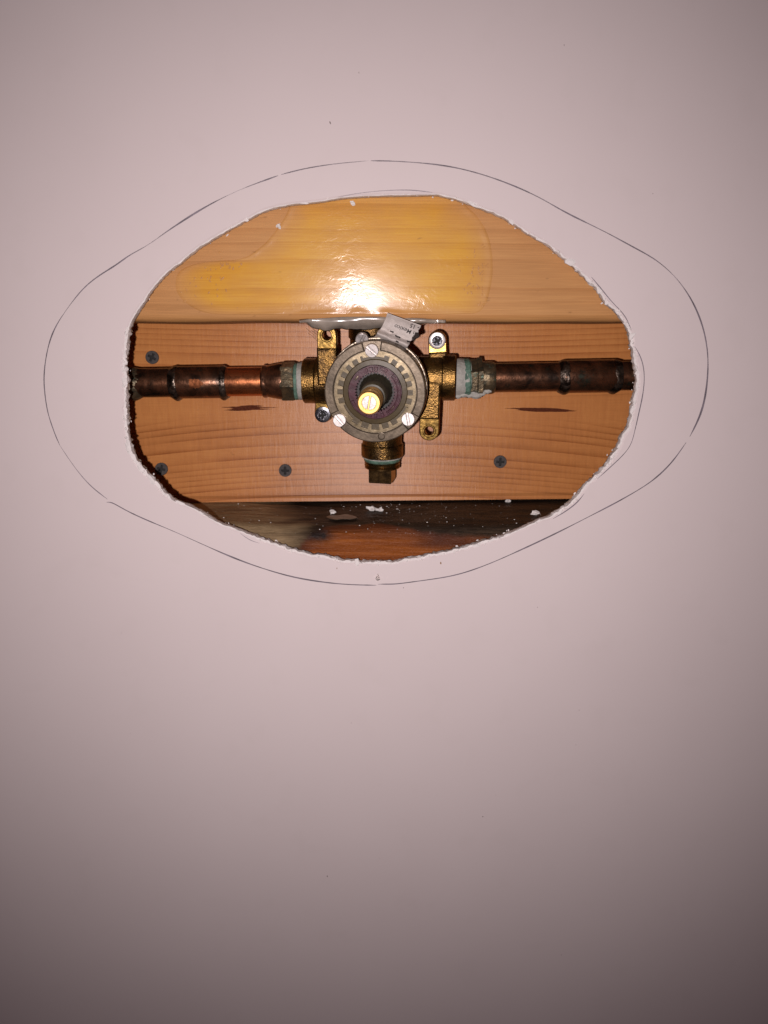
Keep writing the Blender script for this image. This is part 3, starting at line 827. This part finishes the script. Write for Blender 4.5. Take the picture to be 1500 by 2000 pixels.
# front assembly
fl = lathe([(0.0225, ZF - 0.0160), (0.0252, ZF - 0.0156), (0.0256, ZF - 0.0148), (0.0256, ZF - 0.0118), (0.0252, ZF - 0.0112), (0.0235, ZF - 0.0112)], 90)
link('flange', finish(fl, 'flange', 35), M_FLANGE, valve)
R_OUT, R_IN = 0.0249, 0.0204
GAPS = [(93.5, 0.0041), (216.5, 0.0036), (322.0, 0.0036)]
rg = lathe([(0.0205, ZF - 0.0100), (0.0243, ZF - 0.0100), (0.0249, ZF - 0.0094), (R_OUT, ZF - 0.0022), (R_OUT - 0.0003, ZF - 0.0019), (R_IN - 0.0006, ZF - 0.0019)], 110, loop=True)
ga = sorted(GAPS)
for k in range(3):
    a0, h0 = ga[k]; a1, h1 = ga[(k + 1) % 3]
    if a1 < a0: a1 += 360
    s0 = R(a0) + math.asin(h0 / 0.0225); s1 = R(a1) - math.asin(h1 / 0.0225)
    outl = arc(R_OUT, s0, s1, 34) + arc(R_IN, s1, s0, 34)
    plate(outl, [], ZF - 0.0030, ZF, bevel=0.0006, bm=rg)
# small round moulding mark on the lower part of the rim
c = lp(745, 852, ZF)
lathe([(0.0019, ZF - 0.0004), (0.0019, ZF + 0.00022), (0.0016, ZF + 0.0003), (0.0013, ZF + 0.00008), (0.0005, ZF + 0.0001)], 24, bm=rg, M=Matrix.Translation((c[0], c[1], 0)))
link('retaining_ring', finish(rg, 'retaining_ring', 20), M_RING, valve)

# plate with inward teeth
R_REC, R_TIP = 0.0186, 0.0160
ang = [90 + s * (26 + 14.2 * k) for s in (-1, 1) for k in range(7)] + [270 + s * (9 + 16.5 * k) for s in (-1, 1) for k in range(3)]
ang = [a % 360 for a in ang]
prof_t = []
def wide(a):
    d = abs((a - 92 + 180) % 360 - 180); return d < 17
a = 0.0
while a < 360:
    tooth = any(abs((a - t + 180) % 360 - 180) < 2.6 for t in ang)
    big = wide(a) or any(abs((a - g + 180) % 360 - 180) < 13.5 for g in (216.5, 322.0))
    r = 0.0170 if big and not wide(a) else (0.0174 if wide(a) else (R_TIP if tooth else R_REC))
    prof_t.append((r * math.cos(R(a)), r * math.sin(R(a)))); a += 0.85
tp = plate(circle(R_IN - 0.00035, 120), [prof_t], ZF - 0.0028, ZF - 0.0010)
link('toothed_plate', finish(tp, 'toothed_plate', 20), M_TOOTH, valve)
ol = lathe([(0.0196, ZF - 0.0030), (0.0196, ZF - 0.0025), (0.0160, ZF - 0.0025), (0.0156, ZF - 0.0019), (0.0134, ZF - 0.0016), (0.0131, ZF - 0.0030)], 96, close=False)
link('dial', finish(ol, 'dial', 35), M_OLIVE, valve)

# purple limit ring, knobbly, with fine inner teeth
pr = bmesh.new()
outl = [((0.0131 + 0.00025 * nz(math.cos(t) * 4, math.sin(t) * 4, 2)) * math.cos(t), (0.0131 + 0.00025 * nz(math.cos(t) * 4, math.sin(t) * 4, 2)) * math.sin(t)) for t in [2 * math.pi * i / 120 for i in range(120)]]
inn = [((0.0092 if (i // 2) % 2 else 0.0099) * math.cos(2 * math.pi * i / 160), (0.0092 if (i // 2) % 2 else 0.0099) * math.sin(2 * math.pi * i / 160)) for i in range(160)]
plate(outl, [inn], ZF - 0.0050, ZF - 0.0012, bm=pr)
for t0, t1, r0, r1, hh in [(95, 103, 0.0103, 0.0125, 0.0006), (83, 91, 0.0103, 0.0125, 0.0006), (108, 114, 0.0106, 0.0123, 0.0005), (60, 78, 0.0112, 0.0128, 0.0004), (-60, 45, 0.0109, 0.0114, 0.0005), (-60, 45, 0.0118, 0.0127, 0.0004), (200, 250, 0.0112, 0.0126, 0.0004), (255, 262, 0.0105, 0.0125, 0.0006), (268, 275, 0.0105, 0.0125, 0.0005), (285, 292, 0.0106, 0.0125, 0.0006)]:
    plate(arc(r1, R(t0), R(t1), 16) + arc(r0, R(t1), R(t0), 16), [], ZF - 0.0014, ZF - 0.0012 + hh * 1.9, bevel=0.0002, bm=pr)
pur = link('limit_ring', finish(pr, 'limit_ring', 20), M_PURPLE, valve)
for t, sgn in ((142, 1), (318, 1)):
    p = Vector((0.0113 * math.cos(R(t)), 0.0113 * math.sin(R(t))))
    M = Matrix.Translation((p.x, p.y, ZF - 0.0009)) @ Matrix.Rotation(R(t + 90), 4, 'Z')
    cl = plate([(-0.0013, -0.0004), (0.0013, -0.0004), (0.0013, 0.0004), (-0.0013, 0.0004)], [], -0.0004, 0.0005, bevel=0.0001, M=M)
    link('clip', finish(cl, 'clip', 35), M_RING, pur)
dk = lathe([(0.0096, ZF - 0.0065), (0.0001, ZF - 0.0064)], 60, close=False)  # near-black disc: shade of the hollow round the stem, painted in
link('hollow_floor', finish(dk, 'hollow_floor', 35), M_DARK, valve)
co = lathe([(0.0083, ZF - 0.0060), (0.0081, ZF - 0.0045), (0.0071, ZF - 0.0005), (0.0066, ZF + 0.0040), (0.0064, ZF + 0.0110), (0.0059, ZF + 0.0120), (0.0048, ZF + 0.0122)], 60, fn=lambda t, r, z: 0.00018 * (1 if math.sin(t * 34) > 0 else -1) if z < ZF - 0.004 else 0)
link('spline_collar', finish(co, 'spline_collar', 35), M_COLLAR, valve)
ST = ZF + 0.0285
st = lathe([(0.0050, ZF), (0.0050, ST - 0.0120), (0.0056, ST - 0.0116), (0.0056, ST - 0.0078), (0.0047, ST - 0.0072), (0.0047, ST - 0.0062), (0.0055, ST - 0.0058), (0.0055, ST - 0.0008), (0.0048, ST), (0.0036, ST), (0.0035, ST - 0.0007)], 60)
stem = link('stem', finish(st, 'stem', 35), M_STEM, valve)
def slotted(r, z0, z1, slot_w, rot, depth=0.0008):
    bm_ = bmesh.new(); hw = slot_w / 2; a = math.asin(hw / r)
    for s in (0, math.pi):
        pts = arc(r, s + a, s + math.pi - a, 20)
        plate(pts, [], z0, z1, bevel=min(r * 0.09, 0.00025), bm=bm_)
    lathe([(r * 0.97, z0 - 0.0004), (r * 0.97, z1 - depth)], 32, bm=bm_)
    bmesh.ops.rotate(bm_, matrix=Matrix.Rotation(rot, 3, 'Z'), verts=bm_.verts)
    return bm_
ss = slotted(0.0034, ST - 0.0022, ST - 0.0004, 0.0005, R(80), 0.0004)
link('stem_screw', finish(ss, 'stem_screw', 20), M_CHROME, stem)
for (x, y, rot, z, tilt) in [(726, 685, -40, ZF, 0.10), (663, 821, -48, ZF, -0.05), (797, 819, -80, ZF, -0.02), (707, 664, 62, ZF - 0.0100, 0.2)]:
    c = lp(x, y, z)
    q = slotted(0.0033, -0.0022, 0.0004, 0.00095, R(rot), 0.0010)
    o = link('slotted_screw', finish(q, 'slotted_screw', 20), M_CHROME, valve); o.location = (c[0], c[1], z); o.rotation_euler = (tilt, 0, 0)

# plug in the lower outlet
xq = lp(746, 900, 0.004)[0]; y0 = yb_; y1 = lp(746, 915, 0.004)[1]; y2 = lp(746, 941, 0.004)[1]
def down(prof, n=48, fn=None): return lathe(prof, n, fn=fn, M=Matrix.Rotation(math.pi / 2, 4, 'X'))
thr = [(0.0094, -y0 - 0.003)]
yy = -y0
while yy < -y1 - 0.0016:
    thr += [(0.0094, yy), (0.0100, yy + 0.0005), (0.0094, yy + 0.001)]; yy += 0.00145
thr += [(0.0098, -y1 - 0.0012), (0.0098, -y1 - 0.0004), (0.0088, -y1)]
plug = link('plug', finish(down(thr, 56), 'plug', 35), M_BRASSS, valve); plug.location = (xq, 0, 0.002)
hw = 0.0064
sq = plate([(-hw, -hw), (hw, -hw), (hw, hw), (-hw, hw)], [], -y1 - 0.0004, -y2, bevel=0.0006, M=Matrix.Rotation(math.pi / 2, 4, 'X') @ Matrix.Rotation(R(7), 4, 'Z'))
link('square_head', finish(sq, 'square_head', 20), M_BRASSS, plug)
se = down([(0.0092, -y0 - 0.0006), (0.0103, -y0 + 0.0001), (0.0104, -y0 + 0.0012), (0.0100, -y0 + 0.0024), (0.0096, -y0 + 0.0026)], 70, fn=lambda t, r, z: 0.0003 * nz(math.cos(t) * 5, math.sin(t) * 5, z * 900))
link('green_paste', finish(se, 'green_paste', 60), M_GREEN, plug)
wt = down([(0.0098, -y0 - 0.001), (0.0112, -y0 - 0.0006), (0.0112, -y0 + 0.0004), (0.0099, -y0 + 0.0006)], 70, fn=lambda t, r, z: 0.0004 * nz(math.cos(t) * 6, math.sin(t) * 6, z * 900 + 7))
link('thread_tape', finish(wt, 'thread_tape', 60), M_TAPE, plug)

# silver screws through the two plain lugs
for hpos, lab, bright in [(h_ur, 'silver cross head screw with bright collar, upper right of the valve', True), (h_ll, 'dark silver cross head screw partly hidden at the lower left of the dial', False)]:
    wpos = VB + vx * hpos[0] + vy * hpos[1] + vz * 0.002
    e = empty('mounting_screw', wpos, VM.to_euler()); tag(e, lab, 'screw', 'silver screws through the valve lugs')
    col = lathe([(0.0043, 0.0), (0.0045, 0.0010), (0.0043, 0.0017), (0.0031, 0.0020), (0.0029, 0.0020), (0.0028, 0.0012)], 44)
    link('collar', finish(col, 'collar', 40), M_CHROME if bright else M_STEEL, e)
    hd = phillips_head(0.00275, M_STEEL, 0.55 if bright else 0.1, 0.72, 0.0026, -0.0012)
    hh_ = link('head', finish(hd, 'head', 20), M_HEADD, e)
    link('recess', recess_floor(0.0026, -0.0012), M_PIT, hh_)
    sh = lathe([(0.002, 0.0), (0.002, -0.030), (0.0003, -0.034)], 20)
    link('shank', finish(sh, 'shank', 35), M_STEEL, e)

# ------------------------------------------------------------------ copper pipes
PY = 0.045
def lump(seed, amp, drip=0.0, dripx=None):
    def fn(t, r, z):
        v = amp * nz(math.cos(t) * 1.6 + seed, math.sin(t) * 1.6, z * 260) + amp * 0.5 * nz(math.cos(t) * 5, math.sin(t) * 5 + seed, z * 800)
        return v
    return fn
def pipe_thing(xa, ya, xb2, yb2, flip, label):
    A = at(xa, ya, PY); B = at(xb2, yb2, PY)
    d = (B - A); L = d.length; d.normalize()
    px = d; pzv = Vector((0, -1, 0)); pzv = (pzv - px * pzv.dot(px)).normalized(); pyv = px.cross(pzv) * 1.0
    # local z along the pipe, local y up, local x towards the camera
    lz = d; ly = Vector((0, 0, 1)); ly = (ly - lz * ly.dot(lz)).normalized(); lx = ly.cross(lz)
    Mx = Matrix((lx, ly, lz)).transposed()
    e = empty('copper_pipe', A, Mx.to_euler()); tag(e, label, 'pipe')
    return e, (lambda x: (x - xa) / (xb2 - xa) * L)
def seg(prof, name, mat, e, n=56, fn=None, ang=30, parent=None, rot=0.0):
    o = link(name, finish(lathe(prof, n, fn=fn, ang=rot), name, ang), mat, parent or e); return o
def soft_prof(pts, steps=5):
    out = []
    for (r0, z0), (r1, z1) in zip(pts, pts[1:]):
        for k in range(steps): out.append((r0 + (r1 - r0) * k / steps, z0 + (z1 - z0) * k / steps))
    out.append(pts[-1]); return out
def sag(seed, amp, down_amt, zc, wd):
    """solder: lumpy, hanging a little at the underside"""
    def fn(t, r, z):
        v = amp * nz(math.cos(t) * 2 + seed, math.sin(t) * 2, z * 350) + amp * 0.6 * nz(math.cos(t) * 6, math.sin(t) * 6 + seed, z * 900)
        dn = max(0.0, -math.sin(t)) ** 3 * down_amt * math.exp(-((z - zc) / wd) ** 2)
        return v + dn
    return fn

# left run
e, X = pipe_thing(252, 748, 594, 744, False, 'dark copper pipe with soldered coupling and drips, left of the valve')
T = 0.0079
seg(soft_prof([(T, X(120)), (T, X(356))], 12), 'tube', M_COPPER, e, fn=lump(1, 0.00008))
seg([(T, X(343)), (0.0087, X(345)), (0.0088, X(348)), (0.0088, X(437)), (0.0086, X(439)), (T, X(440))], 'coupling', M_COPPER, e, fn=lump(2, 0.00008))
seg(soft_prof([(T, X(430)), (T, X(524))], 8), 'tube', M_COPPERB, e, fn=lump(3, 0.00006))
ad = seg([(T, X(512)), (0.0088, X(515)), (0.0089, X(520)), (0.0085, X(523)), (0.0092, X(535)), (0.0098, X(547)), (0.0098, X(553))], 'adapter', M_COPPER, e, fn=lump(4, 0.00010))
seg([(0.0096, X(549)), (0.0106, X(551)), (0.0108, X(555)), (0.0108, X(574)), (0.0104, X(577)), (0.009, X(578))], 'hex_nut', M_HEX, e, n=6, parent=ad, rot=R(14))
seg(soft_prof([(0.0088, X(575)), (0.0102, X(577)), (0.0100, X(582)), (0.0094, X(584))], 3), 'green_paste', M_GREEN, e, parent=ad, fn=lump(6, 0.0007), ang=60)
seg(soft_prof([(0.0088, X(581)), (0.0101, X(583)), (0.0103, X(590)), (0.0104, X(597)), (0.0096, X(599))], 3), 'thread_tape', M_TAPE, e, parent=ad, fn=lump(7, 0.00035), ang=60)
for xc, dn, sd_ in [(345, 0.0013, 3), (436, 0.0011, 8)]:
    z0 = X(xc); seg(soft_prof([(T - 0.0004, z0 - 0.0042), (T + 0.0004, z0 - 0.0020), (T + 0.0010, z0 - 0.0004), (T + 0.0011, z0 + 0.0008), (T + 0.0004, z0 + 0.0024)], 4), 'solder_joint', M_SOLDER, e, fn=sag(sd_, 0.00016, dn, z0, 0.0026), ang=60)
z0 = X(262); seg(soft_prof([(T - 0.0004, z0 - 0.006), (T + 0.0003, z0 - 0.003), (T + 0.0005, z0), (T - 0.0003, z0 + 0.005)], 4), 'solder_joint', M_HEX, e, fn=sag(13, 0.0004, 0.0014, z0, 0.0035), ang=60)
# scraped bright patch of bare copper on the coupling
b = bmesh.new()
for i in range(11):
    pass
rows = []
for i in range(13):
    zz = X(377) + (X(404) - X(377)) * i / 12
    row = []
    hh = 0.34 * min(1.0, 1.0 if i < 8 else (12 - i) / 5 + 0.15) * (1 + 0.3 * nz(i * 0.9, 2))
    for j in range(7):
        t = math.pi + 0.05 + hh * (j / 6 - 0.5) * 2 * 0.8
        rr = 0.00895
        row.append(b.verts.new((rr * math.cos(t), rr * math.sin(t), zz)))
    rows.append(row)
for p_, q_ in zip(rows, rows[1:]):
    for j in range(6): b.faces.new((p_[j], q_[j], q_[j + 1], p_[j + 1]))
link('bare_patch', finish(b, 'bare_patch', 60), M_COPPERB, e)

# right run
e, X = pipe_thing(889, 739, 1240, 733.5, False, 'brown copper pipe with taped adapter, right of the valve')
ad = seg([(0.0080, X(936)), (0.0088, X(940)), (0.0088, X(960)), (0.0083, X(964)), (T, X(966))], 'adapter', M_HEX, e, fn=lump(14, 0.0003), ang=50)
seg(soft_prof([(0.0088, X(880)), (0.0107, X(884)), (0.0107, X(900)), (0.0103, X(908)), (0.0104, X(913)), (0.0098, X(918))], 4), 'thread_tape', M_TAPE, e, parent=ad, fn=lump(15, 0.00035), ang=60)
seg(soft_prof([(0.0088, X(903)), (0.01045, X(905)), (0.0104, X(909)), (0.0106, X(914)), (0.0101, X(917)), (0.0092, X(919))], 3), 'green_paste', M_GREEN, e, parent=ad, fn=lump(16, 0.0005), ang=60)
seg([(0.0092, X(914)), (0.0103, X(916)), (0.0103, X(929)), (0.0113, X(931)), (0.0113, X(940)), (0.009, X(942))], 'hex_nut', M_HEX, e, n=6, parent=ad, rot=R(40))
b = bmesh.new()
for (x, y, r_) in [(906, 771, 1.6), (918, 772, 1.5), (930, 772, 2.2), (940, 768, 1.8), (952, 764, 1.6), (925, 766, 1.3), (895, 774, 1.3)]:
    p = at(x, y, PY - 0.005); q = e.matrix_basis.inverted() @ p
    bmesh.ops.create_icosphere(b, subdivisions=3, radius=1, matrix=Matrix.Translation(q) @ Matrix.Diagonal((r_ * 0.0010, r_ * 0.0009, r_ * 0.0015, 1)))
for v in b.verts: v.co += Vector((nz(v.co.x * 900, v.co.y * 900, v.co.z * 900), nz(v.co.y * 900, v.co.z * 900, 3), 0)) * 0.0005
link('grey_paste', finish(b, 'grey_paste', 70), M_TAPE, e, ) if False else link('grey_paste', finish(b, 'grey_paste', 70), M_TAPE, ad)
seg(soft_prof([(T, X(960)), (T, X(1105))], 10), 'tube', M_COPPER, e, fn=lump(17, 0.00006))
seg([(T, X(1095)), (0.0088, X(1098)), (0.0089, X(1102)), (0.0089, X(1198)), (0.0086, X(1201)), (T, X(1202))], 'coupling', M_COPPER, e, fn=lump(18, 0.00008))
seg(soft_prof([(T, X(1195)), (T, X(1380))], 10), 'tube', M_COPPER, e, fn=lump(19, 0.0001))
for xc, dn, sd_ in [(1101, 0.0009, 23), (1196, 0.0010, 28)]:
    z0 = X(xc); seg(soft_prof([(T - 0.0004, z0 - 0.0042), (T + 0.0004, z0 - 0.0025), (T + 0.0010, z0 - 0.0006), (T + 0.0011, z0 + 0.0012), (T + 0.0003, z0 + 0.0038)], 4), 'solder_joint', M_SOLDER, e, fn=sag(sd_, 0.00018, dn, z0, 0.0032), ang=60)

# ------------------------------------------------------------------ torn paper tag on the valve
TL, TR, BR, BL = (757, 612), (822, 636), (800, 692), (727, 662)
Y_TL, Y_TR, Y_BR, Y_BL = 0.0060, 0.0035, 0.010, 0.011
def tag_pt(u, v, lift=0.0):
    """u along the upper edge, v from upper edge down"""
    x = (TL[0] * (1 - u) + TR[0] * u) * (1 - v) + (BL[0] * (1 - u) + BR[0] * u) * v
    y = (TL[1] * (1 - u) + TR[1] * u) * (1 - v) + (BL[1] * (1 - u) + BR[1] * u) * v
    Y = (Y_TL * (1 - u) + Y_TR * u) * (1 - v) + (Y_BL * (1 - u) + Y_BR * u) * v
    if v > 0.52: Y -= 0.0034 * math.sin((v - 0.52) / 0.48 * math.pi) - 0.0012 * math.sin((v - 0.52) / 0.48 * math.pi * 3)
    else: Y += 0.0016 * math.sin(v / 0.52 * math.pi) - 0.0015 * max(0, 0.18 - u) * 6
    Y += 0.0007 * nz(u * 3, v * 4, 2) * (0.4 if v < 0.5 else 1.3) + 0.0009 * nz(u * 7, v * 9, 5) * (0.08 if v < 0.5 else 1)
    return at(x, y, Y - lift)
b = bmesh.new(); nu, nv = 36, 40; g = []
for j in range(nv + 1):
    row = []
    for i in range(nu + 1):
        u, v = i / nu, j / nv
        lim = 1.0 + 0.05 * nz(v * 9, 3) - (0.14 * max(0, v - 0.32)) - (0.05 if v > 0.35 else 0)
        lo = 0.03 * nz(v * 5, 8) + 0.05 * math.sin(v * 3.1)
        uu = lo + (lim - lo) * u
        vv = v * (1 - 0.05 * (1 - u) + 0.03 * nz(u * 7, 1))
        row.append(b.verts.new(tag_pt(uu, vv)))
    g.append(row)
for j in range(nv):
    for i in range(nu): b.faces.new((g[j][i], g[j][i + 1], g[j + 1][i + 1], g[j + 1][i]))
tg = link('paper_tag', finish(b, 'paper_tag', 80), M_TAGP)
sol = tg.modifiers.new('thickness', 'SOLIDIFY'); sol.thickness = 0.00025; sol.offset = 1
tg_loc = sum((v.co for v in tg.data.vertices), Vector()) / len(tg.data.vertices)
tg.data.transform(Matrix.Translation(-tg_loc)); tg.location = tg_loc
tag(tg, 'crumpled torn white paper tag with upside down print, stuck above the dial', 'paper tag')
# scorched torn right end
b = bmesh.new()
for (u, v, r_) in [(0.985, 0.30, 0.0010), (1.0, 0.38, 0.0012), (0.96, 0.42, 0.0011), (1.02, 0.33, 0.0008), (0.95, 0.50, 0.0008)]:
    bmesh.ops.create_icosphere(b, subdivisions=2, radius=r_, matrix=Matrix.Translation(tag_pt(u, v, 0.0002) - tg_loc) @ Matrix.Diagonal((1.1, 0.45, 0.9, 1)))
for q in b.verts: q.co += Vector((nz(q.co.x * 1500, q.co.z * 1500, 1), 0.3 * nz(q.co.z * 1500, 2), nz(q.co.z * 1500, q.co.x * 1500, 4))) * 0.0006
link('scorched_edge', finish(b, 'scorched_edge', 50), M_BURNT, tg)
# print
def put_text(txt, size_mm, u0, v0):
    cu = bpy.data.curves.new('print', 'FONT'); cu.body = txt; cu.size = size_mm; cu.resolution_u = 3; cu.offset = 0.035
    o = bpy.data.objects.new('print', cu); COL.objects.link(o)
    bpy.context.view_layer.update()
    me_ = bpy.data.meshes.new_from_object(o.evaluated_get(bpy.context.evaluated_depsgraph_get()))
    bpy.data.objects.remove(o); bpy.data.curves.remove(cu)
    # text runs against u (upside down on the tag), letter tops towards larger v
    ulen, vlen = 17.5, 14.5
    for v in me_.vertices:
        u = u0 - v.co.x / ulen; vv = v0 + v.co.y / vlen
        v.co = tag_pt(u, vv, 0.00032) - tg_loc
    return link('print', me_, M_PRINT, tg)
put_text('in Mexico', 2.9, 0.99, 0.25)
put_text('- 15', 2.9, 0.98, 0.045)
for (u0, u1, v0) in [(0.30, 0.40, 0.52), (0.47, 0.62, 0.60), (0.80, 0.90, 0.62), (0.55, 0.63, 0.76)]:
    b = bmesh.new(); k = 5; up_, dn_ = [], []
    for i in range(k + 1):
        u = u0 + (u1 - u0) * i / k
        up_.append(b.verts.new(tag_pt(u, v0 - 0.015 + 0.03 * nz(u * 20, 1), 0.00034) - tg_loc)); dn_.append(b.verts.new(tag_pt(u, v0 + 0.03 + 0.04 * nz(u * 22, 4), 0.00034) - tg_loc))
    for i in range(k): b.faces.new((up_[i], up_[i + 1], dn_[i + 1], dn_[i]))
    link('print', finish(b, 'print', smooth=False), M_PRINT, tg)

# ------------------------------------------------------------------ plaster crumbs and dust
def on_low(x, y):
    """point of the lower board seen at (x, y)"""
    d = RIGHT * ((x - 750) / F) + UP * ((1000 - y) / F) + FWD
    s = ztop / d.z; p = EYE + d * s
    if p.y < FY + 0.009: p = at(x, y, FY + 0.0012)
    return p
def crumb(size):
    b_ = bmesh.new(); bmesh.ops.create_icosphere(b_, subdivisions=2, radius=size)
    o_ = random.random() * 50
    for v in b_.verts: v.co *= 1 + 1.3 * nz(v.co.x / size * 1.1 + o_, v.co.y / size * 1.1, v.co.z / size * 1.1)
    return b_
for (x, y, s, sx, lab) in [(727, 996, 1.5, 1.4, 'white plaster crumb on the dark timber, left one of the touching pair below the plug'), (741, 997, 1.3, 1.2, 'white plaster crumb on the dark timber, right one of the touching pair below the plug'),
                        (650, 1002, 1.0, 1.5, 'small flat white plaster crumb on the timber, left of the pair'), (993, 980, 1.4, 0.9, 'upright white plaster crumb against the plank, right end of the dark timber'),
                        (1045, 1006, 1.3, 1.6, 'white plaster crumb near the lower right torn rim')]:
    p = on_low(x, y); o = link('plaster_crumb', finish(crumb(s * 0.0011), 'plaster_crumb', 15), M_CRUMB)
    o.location = p + Vector((0, -0.0002, s * 0.0005)); o.scale = (sx, 0.9, 0.9 if sx > 1 else 1.5)
    tag(o, lab, 'crumb', 'plaster crumbs in the opening')
for (x, y, lab) in [(688, 396, 'white plaster dot stuck high on the amber board near the top rim'), (545, 441, 'white plaster dot stuck on the pale board at the left rim of the amber smear')]:
    o = link('plaster_crumb', finish(crumb(0.00105), 'plaster_crumb', 30), M_CRUMB); o.location = on_board(x, y, 0.0004); o.scale = (0.9, 0.5, 1.1)
    tag(o, lab, 'crumb', 'plaster crumbs in the opening')
dust = bmesh.new()
for k in range(220):
    r = random.random()
    if r < 0.45: x, y = random.uniform(420, 1080), random.uniform(985, 1045)
    elif r < 0.75: x, y = random.gauss(800, 70), random.gauss(1000, 14)
    else: x, y = random.uniform(600, 900), random.uniform(1040, 1085)
    y = max(986, y)
    if y > 1002 + 88 * math.sqrt(max(0, 1 - ((x - 735) / 345) ** 2)): continue
    p = on_low(x, y)
    s = random.choice((0.00009, 0.00011, 0.00014, 0.00018, 0.00030)) * random.uniform(0.7, 1.2)
    bmesh.ops.create_icosphere(dust, subdivisions=1, radius=s, matrix=Matrix.Translation(p + Vector((0, 0, 0.0006))) @ Matrix.Diagonal((1.4, 1, 0.7, 1)))
tag(link('plaster_dust', finish(dust, 'plaster_dust', smooth=False), M_CRUMB), 'scattered fine white plaster dust on the dark lower timber', 'dust', kind='stuff')
